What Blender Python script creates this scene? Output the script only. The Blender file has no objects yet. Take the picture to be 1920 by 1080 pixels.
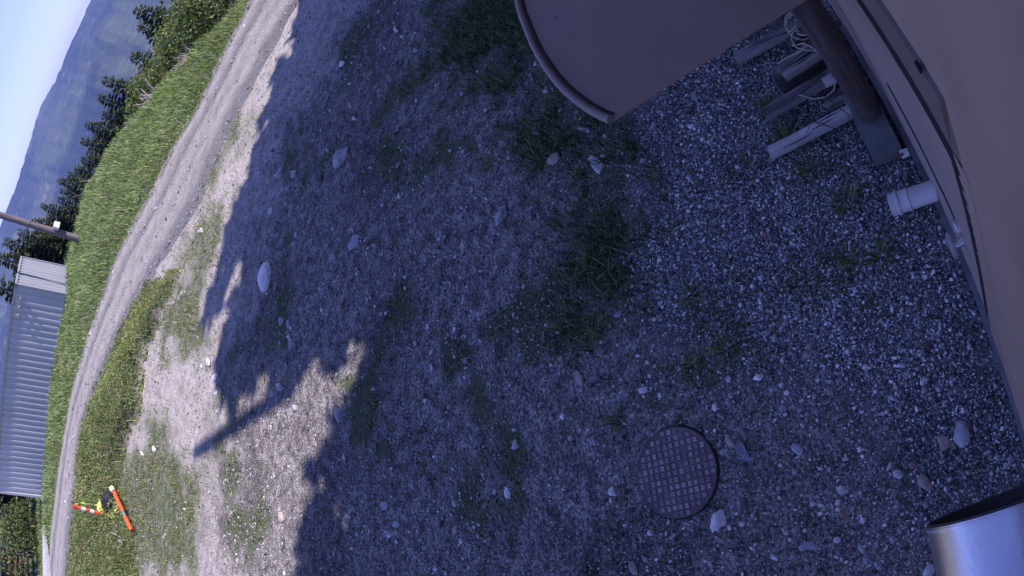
import bpy, math, random
import numpy as np
from mathutils import Matrix, Vector

random.seed(7)
rng = np.random.default_rng(7)
scene = bpy.context.scene
COL = scene.collection
PI = math.pi

# ------------------------------------------------------------------ camera
# A wide-angle security camera (equidistant lens) screwed to the shed wall 3.6 m up, rolled on its side.
CAM_H = 3.6
cam = bpy.data.cameras.new('security_camera')
cam_obj = bpy.data.objects.new('security_camera', cam)
COL.objects.link(cam_obj)
R3 = ((-0.13939691, 0.89490112, -0.42393453), (-0.70531233, -0.39022618, -0.59182603), (-0.69505613, 0.21650753, 0.68558111))
cam_obj.matrix_world = Matrix(((*R3[0], 0.0), (*R3[1], 0.0), (*R3[2], CAM_H), (0, 0, 0, 1)))
cam.type = 'PANO'
cam.panorama_type = 'FISHEYE_LENS_POLYNOMIAL'
cam.fisheye_fov = PI
cam.fisheye_polynomial_k0 = 0.0
cam.fisheye_polynomial_k1 = -(1920 / 36) / 1200.0
cam.fisheye_polynomial_k2 = 0.0
cam.fisheye_polynomial_k3 = 0.0
cam.fisheye_polynomial_k4 = 0.0
cam.sensor_fit = 'HORIZONTAL'
cam.sensor_width = 36.0
cam.sensor_height = 20.25
cam.clip_start = 0.01
cam.clip_end = 20000.0
scene.camera = cam_obj

# ------------------------------------------------------------------ sky, sun, exposure
SUN_EL, SUN_AZ = math.radians(50), math.radians(138)      # azimuth clockwise from +Y
world = bpy.data.worlds.new('World')
scene.world = world
world.use_nodes = True
wn, wl = world.node_tree.nodes, world.node_tree.links
wn.clear()
w_out = wn.new('ShaderNodeOutputWorld')
w_bg = wn.new('ShaderNodeBackground')
w_sky = wn.new('ShaderNodeTexSky')
w_sky.sky_type = 'NISHITA'
w_sky.sun_disc = False
w_sky.sun_elevation = SUN_EL
w_sky.sun_rotation = SUN_AZ
w_sky.altitude = 1800
w_sky.air_density = 1.0
w_sky.dust_density = 0.0
w_sky.ozone_density = 1.5
w_tint = wn.new('ShaderNodeMix')
w_tint.data_type = 'RGBA'
w_tint.blend_type = 'MULTIPLY'
w_tint.inputs[0].default_value = 1.0
w_tint.inputs[7].default_value = (1.09, 0.945, 1.60, 1)     # the camera's violet white balance
# faint high cloud
w_tc = wn.new('ShaderNodeTexCoord')
w_map = wn.new('ShaderNodeMapping')
w_map.inputs['Scale'].default_value = (1.0, 1.0, 4.5)
w_noise = wn.new('ShaderNodeTexNoise')
w_noise.inputs['Scale'].default_value = 3.2
w_noise.inputs['Detail'].default_value = 7.0
w_noise.inputs['Roughness'].default_value = 0.6
w_ramp = wn.new('ShaderNodeValToRGB')
w_ramp.color_ramp.elements[0].position = 0.48
w_ramp.color_ramp.elements[0].color = (0, 0, 0, 1)
w_ramp.color_ramp.elements[1].position = 0.74
w_ramp.color_ramp.elements[1].color = (0.25, 0.25, 0.25, 1)
w_cloud = wn.new('ShaderNodeMix')
w_cloud.data_type = 'RGBA'
w_cloud.inputs[7].default_value = (4.6, 4.9, 8.0, 1)
wl.new(w_tc.outputs['Generated'], w_map.inputs['Vector'])
wl.new(w_map.outputs['Vector'], w_noise.inputs['Vector'])
wl.new(w_noise.outputs['Fac'], w_ramp.inputs['Fac'])
wl.new(w_sky.outputs['Color'], w_tint.inputs[6])
wl.new(w_tint.outputs[2], w_cloud.inputs[6])
wl.new(w_ramp.outputs['Color'], w_cloud.inputs[0])
wl.new(w_cloud.outputs[2], w_bg.inputs['Color'])
wl.new(w_bg.outputs['Background'], w_out.inputs['Surface'])
w_bg.inputs['Strength'].default_value = 0.104

sun = bpy.data.lights.new('sun', 'SUN')
sun.energy = 4.2
sun.angle = math.radians(0.55)
sun.color = (1.0, 0.92, 0.94)
sun_obj = bpy.data.objects.new('sun', sun)
COL.objects.link(sun_obj)
to_sun = Vector((math.sin(SUN_AZ) * math.cos(SUN_EL), math.cos(SUN_AZ) * math.cos(SUN_EL), math.sin(SUN_EL)))
sun_obj.rotation_euler = to_sun.to_track_quat('Z', 'Y').to_euler()
sun_obj.location = to_sun * 60

vs = scene.view_settings
vs.view_transform = 'Standard'
vs.look = 'None'
vs.gamma = 1.0
vs.exposure = 0.9
vs.use_curve_mapping = False
scene.render.engine = 'CYCLES'
scene.cycles.max_bounces = 6
scene.cycles.diffuse_bounces = 3
scene.cycles.glossy_bounces = 3
scene.cycles.transmission_bounces = 4
scene.cycles.volume_bounces = 0
scene.cycles.use_denoising = True

# ------------------------------------------------------------------ noise and plane geometry
def _hash(ix, iy, seed):
    n = (ix.astype(np.int64) * 374761393 + iy.astype(np.int64) * 668265263 + seed * 974634777) & 0x7fffffff
    n = ((n ^ (n >> 13)) * 1274126177) & 0x7fffffff
    return ((n ^ (n >> 16)) & 0xffff) / 65535.0

def vnoise(x, y, seed=0):
    ix, iy = np.floor(x), np.floor(y)
    fx, fy = x - ix, y - iy
    fx, fy = fx * fx * (3 - 2 * fx), fy * fy * (3 - 2 * fy)
    a, b = _hash(ix, iy, seed), _hash(ix + 1, iy, seed)
    c, d = _hash(ix, iy + 1, seed), _hash(ix + 1, iy + 1, seed)
    return (a * (1 - fx) + b * fx) * (1 - fy) + (c * (1 - fx) + d * fx) * fy

def fbm(x, y, seed=0, octaves=4):
    s, a, t = 0.0, 0.5, 0.0
    for o in range(octaves):
        s = s + a * vnoise(x * 2 ** o, y * 2 ** o, seed + o * 17)
        t += a
        a *= 0.5
    return s / t

def smooth(a, b, x):
    t = np.clip((x - a) / (b - a), 0, 1)
    return t * t * (3 - 2 * t)

def inside_dist(x, y, poly):
    """signed distance to a polygon, positive inside"""
    P = np.array(poly)
    Q = np.roll(P, -1, 0)
    best = np.full(x.shape, 1e18)
    odd = np.zeros(x.shape, bool)
    for (ax, ay), (bx, by) in zip(P, Q):
        ex, ey = bx - ax, by - ay
        L2 = ex * ex + ey * ey + 1e-12
        t = np.clip(((x - ax) * ex + (y - ay) * ey) / L2, 0, 1)
        best = np.minimum(best, (x - ax - t * ex) ** 2 + (y - ay - t * ey) ** 2)
        if ay != by:
            odd ^= ((ay > y) != (by > y)) & (x < (bx - ax) * (y - ay) / (by - ay) + ax)
    return np.where(odd, 1, -1) * np.sqrt(best)

# ------------------------------------------------------------------ the lie of the land (metres; the camera is above the origin, the wall runs along X)
ROAD_FAR = [(12.35, 9.44), (12.04, 9.71), (11.76, 10.37), (11.13, 11.07), (10.75, 11.97), (10.51, 13.02), (10.04, 14.29), (9.75, 15.59), (9.49, 16.95), (9.09, 18.19), (8.66, 18.45), (8.02, 20.07), (7.09, 21.45), (6.30, 22.85), (5.37, 23.49), (4.10, 24.74), (2.72, 25.67), (2.09, 26.67), (1.34, 27.09), (0.37, 28.18)]
ROAD_NEAR = [(10.06, 7.20), (9.98, 7.78), (9.34, 8.52), (8.98, 9.36), (8.61, 10.22), (7.75, 11.05), (7.45, 12.68), (7.06, 14.33), (6.96, 15.28), (6.62, 16.39), (6.18, 17.63), (5.45, 19.37), (4.87, 20.75), (4.22, 20.62), (2.97, 21.31), (1.71, 22.03), (0.39, 22.87)]
LEDGE = [(6.40, 11.66), (6.11, 12.33), (5.75, 12.77), (5.38, 13.69), (4.89, 13.93), (4.00, 14.09), (3.40, 15.12), (2.98, 15.66), (2.40, 15.65), (1.26, 14.70), (0.32, 14.33)]
CREST = [(52.8, 15.65), (50.0, 16.36), (48.0, 17.70), (45.0, 19.43), (42.7, 21.22), (40.8, 22.76), (38.8, 24.78), (36.2, 29.22), (34.2, 31.41), (33.2, 34.47), (30.9, 34.91), (28.6, 34.64), (26.7, 34.70)]  # bearing in degrees from the wall normal, distance in metres
TRACK_L = [(4.72, 37.69), (3.66, 35.65), (2.45, 33.92), (0.39, 32.46)]
TRACK_R = [(3.94, 31.01), (2.79, 30.13), (1.64, 27.96), (0.37, 26.67)]
GRAVEL_BED = [(2.97, 1.69), (3.09, 1.30), (3.17, 0.87), (3.24, 0.50), (2.88, -0.06), (1.83, -0.05), (0.78, -0.07), (0.06, -0.08), (-0.11, -0.00), (-0.11, 0.53), (0.34, 0.70), (0.75, 0.98), (1.02, 1.33), (1.27, 1.53), (1.30, 1.89), (1.63, 1.93), (2.05, 1.84), (2.27, 1.66), (2.69, 1.73)]
GRASS_BAND = [(6.54, 3.78), (5.14, 2.38), (4.35, 2.00), (3.28, 1.81), (2.83, 1.63), (2.73, 1.79), (2.38, 1.87), (1.96, 1.82), (1.50, 1.99), (1.44, 2.36), (1.71, 2.65), (2.26, 2.66), (2.59, 2.44), (2.94, 2.41), (3.55, 2.65), (4.16, 2.94), (5.56, 3.67)]
WEEDY_A = [(8.77, 11.12), (8.82, 9.33), (8.14, 8.78), (7.96, 9.66), (7.46, 10.32), (7.97, 10.95)]
WEEDY_B = [(6.24, 12.42), (6.29, 10.64), (5.89, 10.06), (5.32, 10.76), (4.15, 9.86), (3.98, 10.89), (5.19, 12.92)]
WEEDY_C = [(3.27, 15.82), (3.28, 12.72), (2.25, 11.13), (1.33, 10.50), (0.27, 10.79), (0.35, 21.89), (2.29, 20.85), (3.04, 18.99)]
WEEDY_D = [(7.40, 10.44), (6.47, 9.42), (6.01, 10.08), (6.36, 12.12), (7.34, 12.00)]
PALE_TRACK = [(8.47, 6.07), (8.36, 7.06), (7.71, 8.72), (6.91, 10.22), (6.95, 10.76), (7.64, 9.37), (8.50, 8.21), (9.12, 7.12)]
STONES = [  # x, y, length, width, turn, tone, label
    (4.42, 7.76, 0.572, 0.447, -165, 'w', 'large white oblong boulder lying half in shade at the edge of the dark yard'),
    (5.22, 5.66, 0.425, 0.301, 81, 'b', 'long grey slab stone lying in shade nearest the sunlit road'),
    (6.14, 7.49, 0.360, 0.225, 72, 'b', 'narrow tilted grey stone in shade beyond the long grey slab'),
    (2.93, 3.09, 0.186, 0.143, 144, 'b', 'flat blue grey slab set flush in dirt beside the grass band'),
    (3.81, 5.39, 0.255, 0.183, 98, 'b', 'faint flat grey stone almost buried in the middle of the shaded yard'),
    (1.89, 5.86, 0.228, 0.119, -168, 'b', 'thin upright grey shard in the shaded yard below the sun flecks'),
    (2.83, 2.05, 0.253, 0.097, -162, 'p', 'pale triangular shard leaning in the dark grass band'),
    (3.11, 2.43, 0.153, 0.114, 73, 't', 'beige broken stone at the outer edge of the grass band'),
    (3.22, 2.08, 0.147, 0.059, 46, 'w', 'white stone in the grass just below the canopy corner'),
    (3.51, 2.56, 0.112, 0.059, -155, 'p', 'small pale stone left of the white stone below the canopy corner'),
    (1.03, 2.10, 0.068, 0.056, 81, 'p', 'rounded pale stone alone on bare soil above the manhole cover'),
    (0.96, 2.00, 0.041, 0.031, -160, 'p', 'small pale stone beside the rounded one above the manhole cover'),
    (1.28, 2.60, 0.123, 0.060, -171, 't', 'pinkish angular shard of rock left of the weedy soil'),
    (0.07, 1.77, 0.160, 0.097, 144, 'p', 'big flat pale slab beside the lower rim of the manhole cover'),
    (0.53, 1.58, 0.092, 0.056, -139, 't', 'two toned tan and grey stone touching the upper right of the manhole cover'),
    (0.48, 1.64, 0.064, 0.037, 94, 'b', 'flat dark grey stone tucked beside the upper right manhole rim'),
    (0.43, 2.50, 0.082, 0.055, 47, 'p', 'pale angular stone left of the manhole cover'),
    (0.37, 2.53, 0.040, 0.027, 168, 'p', 'tiny pale pebble under the angular stone left of the manhole cover'),
    (0.31, 2.38, 0.045, 0.032, -149, 'r', 'two toned reddish stone below the left rim of the manhole cover'),
    (-0.11, 2.44, 0.103, 0.050, -161, 't', 'tan oblong cobble at the very bottom below the manhole cover'),
    (-0.07, 2.34, 0.059, 0.036, -148, 'b', 'blue grey chip beside the tan oblong cobble'),
    (0.36, 1.17, 0.078, 0.071, -164, 'b', 'round blue grey cobble right of the manhole cover'),
    (0.91, 0.94, 0.053, 0.044, 125, 't', 'upper of two touching tan cobbles on the gravel edge'),
    (0.86, 0.97, 0.049, 0.038, 80, 't', 'lower of two touching tan cobbles on the gravel edge'),
    (0.89, 1.12, 0.056, 0.028, 141, 'p', 'curved pale stone left of the two touching tan cobbles'),
    (0.90, 1.49, 0.051, 0.039, -176, 'p', 'pale cobble on dark soil midway between the weeds and manhole cover'),
    (0.61, 0.90, 0.055, 0.043, -145, 't', 'pinkish cobble on bare soil right of the weeds'),
    (0.61, 1.20, 0.054, 0.040, 48, 'b', 'bluish cobble with a notched side above the round blue grey cobble'),
    (0.43, 0.37, 0.043, 0.033, 178, 'b', 'grey wedge stone alone on the gravel near the wall'),
    (0.13, 0.24, 0.135, 0.097, 177, 'b', 'largest blue grey boulder on the gravel near the wall corner'),
    (0.13, 0.35, 0.083, 0.064, -173, 't', 'brownish cobble leaning beside the largest boulder near the wall'),
    (0.06, 0.97, 0.068, 0.058, 91, 'p', 'triangular pale grey cobble in the middle of dark soil'),
    (-0.03, 0.51, 0.079, 0.064, -164, 't', 'brown grey cobble above the silver duct end'),
    (-0.07, 0.49, 0.049, 0.041, 101, 't', 'smaller brown cobble touching the brown grey one above the duct'),
    (0.05, 0.64, 0.057, 0.049, 77, 'p', 'pale blue white cobble left of the brown pair above the duct'),
    (0.10, 0.68, 0.049, 0.028, 138, 'p', 'narrow pale stone left of the pale blue white cobble'),
    (0.07, 0.55, 0.050, 0.038, 94, 'r', 'reddish grey stone above the pale blue white cobble'),
    (-0.00, 1.01, 0.042, 0.029, 139, 'p', 'small pale stone under the triangular cobble'),
    (-0.04, 1.02, 0.029, 0.024, 70, 'w', 'tiny bright white stone under the triangular cobble'),
    (-0.07, 1.00, 0.045, 0.031, -180, 'r', 'dark red pebble beside the tiny bright white stone'),
    (0.22, 0.91, 0.044, 0.027, 76, 'p', 'flat pale stone above the triangular cobble'),
    (-0.20, 1.25, 0.097, 0.053, 93, 'b', 'grey oblong cobble near the bottom edge'),
    (-0.36, 0.92, 0.065, 0.051, -156, 'b', 'larger blue grey cobble of the pair near the bottom edge'),
    (-0.30, 0.93, 0.062, 0.036, -160, 'b', 'leaning grey flake behind the cobble pair near the bottom edge'),
    (-0.52, 0.59, 0.085, 0.061, 150, 'p', 'pale rounded boulder against the lower left of the silver duct'),
    (0.17, 1.34, 0.040, 0.031, 66, 'b', 'bluish pebble left of the triangular cobble'),
    (0.24, 1.22, 0.038, 0.032, -161, 'b', 'small bluish pebble below the round blue grey cobble'),
    (0.03, 1.16, 0.036, 0.030, 70, 'w', 'bright white crumb of stone left of the dark red pebble'),
    (0.15, 1.58, 0.055, 0.046, 50, 'd', 'dark brown cobble right of the manhole cover'),
    (-0.25, 0.70, 0.042, 0.035, -161, 'b', 'bluish pebble left of the silver duct'),
    (-0.14, 0.89, 0.044, 0.034, 146, 'p', 'pale pebble with a dark foot on soil left of the duct'),
    (-0.22, 1.46, 0.053, 0.033, -143, 'p', 'elongated pale pebble near the bottom edge'),
    (0.41, 4.13, 0.068, 0.064, 80, 't', 'round tan pebble alone in the lower shaded yard'),
    (0.61, 3.47, 0.104, 0.061, -166, 'w', 'chalky white chip in the lower shaded yard left of the manhole'),
    (0.77, 5.14, 0.148, 0.092, 70, 'b', 'bluish stone in the lower yard beside a dark weed'),
    (2.62, 7.34, 0.243, 0.117, 67, 'b', 'bluish round stone near the pole shadow'),
    (1.06, 2.82, 0.054, 0.038, -163, 'w', 'bright white pebble on soil between the shard and the manhole'),
    (6.99, 5.66, 0.200, 0.130, -152, 'w', 'white triangular chip in shade at the top of the yard'),
    (3.83, 10.04, 0.358, 0.137, 52, 'w', 'white stone in sun nearest the shrubs'),
    (3.46, 9.72, 0.335, 0.200, 89, 'w', 'largest white stone in full sun on the pale dirt'),
    (3.17, 9.67, 0.222, 0.089, 93, 'w', 'thin white stone below the largest sunlit white stone'),
    (2.89, 13.14, 0.564, 0.189, 71, 'w', 'bright white stone in sun beside the weedy verge'),
    (2.94, 13.94, 0.342, 0.127, 70, 'w', 'small white stone left of the bright one by the weedy verge'),
    (6.82, 10.81, 0.610, 0.172, 63, 'w', 'white stone in sun at the far tip of the tree shadow'),
    (1.67, 0.99, 0.041, 0.031, 55, 'r', 'brick red chip on the gravel under the white pipe'),
]
SMALL_STONES = [
    (1.85, 3.12, 0.042, 0.026, 63, 'p'), (0.86, 1.64, 0.038, 0.027, 68, 'p'), (1.20, 2.03, 0.037, 0.026, -139, 'p'), (1.16, 1.98, 0.032, 0.025, 122, 'p'),
    (1.11, 2.04, 0.038, 0.025, 68, 'p'), (1.27, 2.09, 0.039, 0.025, 55, 'p'), (1.38, 1.40, 0.050, 0.041, 55, 'b'), (1.24, 1.16, 0.037, 0.028, -179, 'p'),
    (1.15, 1.27, 0.048, 0.036, 50, 'b'), (1.61, 2.17, 0.060, 0.048, 97, 'b'), (1.04, 1.13, 0.046, 0.031, 178, 'b'), (1.09, 0.70, 0.037, 0.030, 112, 't'),
    (0.88, 0.73, 0.042, 0.030, 65, 'b'), (0.70, 0.95, 0.033, 0.024, 66, 'p'), (0.58, 1.01, 0.036, 0.027, 67, 'b'), (0.57, 1.10, 0.030, 0.025, 66, 'b'),
    (0.34, 0.34, 0.034, 0.024, 177, 'b'), (1.04, 0.77, 0.023, 0.019, 61, 'p'), (0.81, 0.28, 0.027, 0.022, 176, 'b'), (0.88, 2.77, 0.048, 0.039, 45, 'b'),
    (0.62, 2.95, 0.054, 0.032, 67, 'b'), (0.59, 3.05, 0.041, 0.024, 78, 'p'), (0.05, 2.09, 0.035, 0.028, 81, 'b'), (-0.21, 1.63, 0.049, 0.028, -175, 'b'),
    (0.02, 1.62, 0.037, 0.030, -141, 'p'), (0.30, 1.30, 0.030, 0.019, 57, 'p'), (0.01, 1.12, 0.035, 0.018, 48, 'p'), (-0.16, 0.53, 0.035, 0.026, -167, 'b'),
    (-0.29, 0.75, 0.044, 0.034, 110, 'b'), (-0.42, 0.86, 0.047, 0.029, 56, 'b'), (-0.14, 1.34, 0.030, 0.025, 74, 'p'), (6.01, 5.45, 0.184, 0.074, -152, 't'),
    (5.71, 5.37, 0.144, 0.053, -143, 'p'), (5.84, 4.03, 0.145, 0.085, -146, 'b'), (5.49, 3.62, 0.142, 0.060, -156, 'p'), (6.61, 4.42, 0.204, 0.068, -160, 'p'),
    (6.37, 4.31, 0.145, 0.050, -143, 'p'), (6.46, 4.67, 0.114, 0.044, -158, 'p'), (5.29, 3.12, 0.093, 0.064, -153, 'p'), (5.65, 7.16, 0.201, 0.119, 53, 'b'),
    (5.42, 7.22, 0.178, 0.093, 48, 'b'), (5.54, 7.70, 0.217, 0.156, 48, 'p'), (5.81, 6.99, 0.249, 0.171, 61, 'b'), (5.24, 6.21, 0.205, 0.168, -176, 'd'),
    (5.63, 6.05, 0.151, 0.064, -143, 'b'), (4.69, 6.87, 0.144, 0.065, -142, 'p'), (4.56, 6.91, 0.134, 0.095, 64, 'b'), (4.01, 4.81, 0.098, 0.059, 54, 'b'),
    (4.22, 7.20, 0.174, 0.118, 54, 'd'), (3.85, 5.87, 0.131, 0.103, 67, 'b'), (4.67, 5.03, 0.109, 0.029, 62, 'p'), (1.53, 4.46, 0.107, 0.039, -179, 'b'),
    (3.40, 7.05, 0.186, 0.096, -157, 'b'), (3.53, 7.25, 0.163, 0.144, 55, 'b'), (3.15, 6.99, 0.219, 0.103, -170, 'b'), (2.24, 6.92, 0.182, 0.091, 63, 'b'),
    (2.59, 7.55, 0.199, 0.114, 54, 'b'), (2.36, 3.68, 0.095, 0.059, 137, 'b'), (2.30, 4.21, 0.070, 0.050, 145, 'p'), (2.15, 3.86, 0.059, 0.038, 45, 'p'),
    (2.04, 4.18, 0.066, 0.050, 106, 'p'), (1.90, 4.21, 0.068, 0.044, -170, 'p'), (1.82, 3.77, 0.075, 0.039, 120, 'b'), (1.53, 3.49, 0.064, 0.050, -148, 'b'),
    (0.57, 4.96, 0.129, 0.066, 84, 'b'), (0.63, 4.11, 0.066, 0.053, -162, 'p'), (0.47, 5.12, 0.073, 0.040, 75, 'p'), (0.92, 7.39, 0.181, 0.150, -159, 't'),
    (4.80, 2.53, 0.078, 0.059, -160, 'b'), (4.24, 2.40, 0.059, 0.050, -140, 'p'), (3.85, 2.36, 0.069, 0.047, 52, 'p'), (3.87, 10.40, 0.193, 0.085, 53, 'p'),
    (5.01, 13.00, 0.428, 0.112, 62, 'p'), (1.08, 3.31, 0.046, 0.029, 73, 'p'), (1.75, 3.77, 0.055, 0.023, 70, 'p'), (1.92, 3.55, 0.053, 0.027, 55, 'p'),
    (1.97, 5.16, 0.090, 0.038, 72, 'b'), (2.95, 4.49, 0.076, 0.033, 61, 'p'), (3.00, 3.97, 0.077, 0.037, 47, 'b'), (2.00, 2.80, 0.045, 0.025, 62, 'p'),
]
ROAD_FAR = [(14.6, 1.5), (13.7, 6.0)] + ROAD_FAR + [(-3.5, 29.6), (-9.0, 31.0)]
ROAD_NEAR = [(10.9, -1.0), (10.5, 3.5)] + ROAD_NEAR + [(-3.0, 24.3), (-9.0, 26.0)]
ROAD = ROAD_FAR + ROAD_NEAR[::-1]
TRACK_L = TRACK_L[:3] + [(0.39, 32.46), (-3.0, 33.0)]
STRIP = LEDGE + [(-3.0, 15.0), (-3.0, 24.0)] + ROAD_NEAR[::-1][2:12]
CREST = [(-180, 24), (-90, 30), (-40, 45), (0, 46), (10, 42), (20, 36.5)] + CREST[::-1] + [(60, 15.9), (75, 16.3), (100, 18), (140, 24), (180, 24)]
CREST_AZ, CREST_R = np.array([c[0] for c in CREST], float), np.array([c[1] for c in CREST], float)

def polar(x, y):
    return np.hypot(x, y), np.degrees(np.arctan2(x, y))

def crest_r(az):
    return np.interp(az, CREST_AZ, CREST_R)

def height(x, y, fine=True):
    x, y = np.asarray(x, float), np.asarray(y, float)
    r, az = polar(x, y)
    z = smooth(8, 28, r) * 1.0
    d = r - crest_r(az)
    dp = np.maximum(d, 0)
    z = z - 0.5 * dp * dp / (dp + 1.6) - 0.5 * smooth(29, 36, r) * (1 - smooth(12, 24, az))
    road = inside_dist(x, y, ROAD)
    bank = inside_dist(x, y, STRIP)
    z = z + 0.34 * smooth(0.0, 0.28, bank) * smooth(0.1, 2.4, -road) * smooth(1.8, 4.2, x) * (0.75 + 0.5 * vnoise(x * 1.3, y * 1.3, 5))
    if fine:
        off = smooth(0.1, 0.8, -road)
        near = 1 - smooth(10, 22, r)
        z = z + off * ((fbm(x * 1.6, y * 1.6, 3, 3) - 0.5) * 0.05 * smooth(1.2, 3.5, np.hypot(x - 0.4, y - 1.9)) + (fbm(x * 7, y * 7, 9, 3) - 0.5) * 0.028 * near)
        # wheel-worn pale track beside the road and small washed channels
        z = z + off * (1 - near) * (fbm(x * 0.9, y * 0.9, 31, 3) - 0.5) * 0.16
        z = np.where(y < 0.02, np.minimum(z, 0.0), z)
    return z

def zone_masks(x, y):
    r, az = polar(x, y)
    w1 = (fbm(x * 2.2, y * 2.2, 41, 4) - 0.5)
    w2 = (fbm(x * 5.5, y * 5.5, 43, 3) - 0.5)
    gravel = smooth(-0.22, 0.12, inside_dist(x, y, GRAVEL_BED) + w1 * 0.55 + w2 * 0.2)
    band = smooth(-0.25, 0.2, inside_dist(x, y, GRASS_BAND) + w1 * 0.9 + w2 * 0.3)
    road = inside_dist(x, y, ROAD)
    crest = r - crest_r(az)
    verge = smooth(0.0, 0.25, -road + w2 * 0.4 - 0.1) * (inside_dist(x, y, ROAD_NEAR + [(-20, 20), (-20, -20), (10, -20)]) < -1.2)
    strip = smooth(-0.1, 0.25, inside_dist(x, y, STRIP) + w2 * 0.5)
    weedy = np.zeros_like(x)
    for P, k in ((WEEDY_A, .7), (WEEDY_B, .75), (WEEDY_C, .8), (WEEDY_D, .65)):
        weedy = np.maximum(weedy, k * smooth(-0.6, 0.5, inside_dist(x, y, P) + w1 * 1.6))
    green = np.clip(np.maximum.reduce([band * 0.55, verge, strip, weedy]), 0, 1)
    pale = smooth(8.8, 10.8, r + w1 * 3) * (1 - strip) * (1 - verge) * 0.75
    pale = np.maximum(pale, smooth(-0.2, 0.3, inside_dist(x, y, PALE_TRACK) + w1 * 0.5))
    # sparse weeds spread over the shaded yard
    sparse = smooth(0.56, 0.74, fbm(x * 1.1 + 3, y * 1.1, 61, 4) + 0.25 * (vnoise(x * 6, y * 6, 65) - 0.5)) * (1 - gravel) * smooth(0.4, 1.4, y)
    moist = smooth(0.45, 0.7, fbm(x * 0.8, y * 0.8 + 9, 71, 4)) * (1 - pale)
    return gravel, green, pale, sparse * (1 - pale * 0.6), moist, band, verge, strip, weedy

# ------------------------------------------------------------------ mesh helpers
def set_props(o, label=None, cat=None, group=None, kind=None):
    if label: o['label'] = label
    if cat: o['category'] = cat
    if group: o['group'] = group
    if kind: o['kind'] = kind
    return o

def link(o, parent=None):
    COL.objects.link(o)
    if parent is not None:
        o.parent = parent
    return o

def np_mesh(name, V, T=None, Q=None, mat=None, smooth_shade=False, attrs=None, vcol=None):
    V = np.asarray(V, np.float32)
    me = bpy.data.meshes.new(name)
    parts, sizes = [], []
    if T is not None and len(T):
        parts.append(np.asarray(T, np.int32).ravel()); sizes.append(np.full(len(T), 3, np.int32))
    if Q is not None and len(Q):
        parts.append(np.asarray(Q, np.int32).ravel()); sizes.append(np.full(len(Q), 4, np.int32))
    loops = np.concatenate(parts); sz = np.concatenate(sizes)
    me.vertices.add(len(V)); me.vertices.foreach_set('co', V.ravel())
    me.loops.add(len(loops)); me.loops.foreach_set('vertex_index', loops)
    me.polygons.add(len(sz))
    me.polygons.foreach_set('loop_start', np.concatenate([[0], np.cumsum(sz)[:-1]]).astype(np.int32))
    me.polygons.foreach_set('loop_total', sz)
    me.polygons.foreach_set('use_smooth', np.full(len(sz), smooth_shade, bool))
    for k, a in (attrs or {}).items():
        at = me.attributes.new(k, 'FLOAT', 'POINT'); at.data.foreach_set('value', np.asarray(a, np.float32))
    if vcol is not None:
        at = me.attributes.new('tint', 'FLOAT_COLOR', 'POINT')
        c = np.ones((len(V), 4), np.float32); c[:, :3] = vcol
        at.data.foreach_set('color', c.ravel())
    me.update(); me.validate()
    if mat: me.materials.append(mat)
    return me

def obj(name, me, parent=None, loc=None, rot=None):
    o = bpy.data.objects.new(name, me)
    if loc is not None: o.location = loc
    if rot is not None: o.rotation_euler = rot
    return link(o, parent)

def empty(name, loc, rotz=0.0):
    o = bpy.data.objects.new(name, None)
    o.location = loc
    o.rotation_euler = (0, 0, rotz)
    o.empty_display_size = 0.1
    return link(o)

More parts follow.
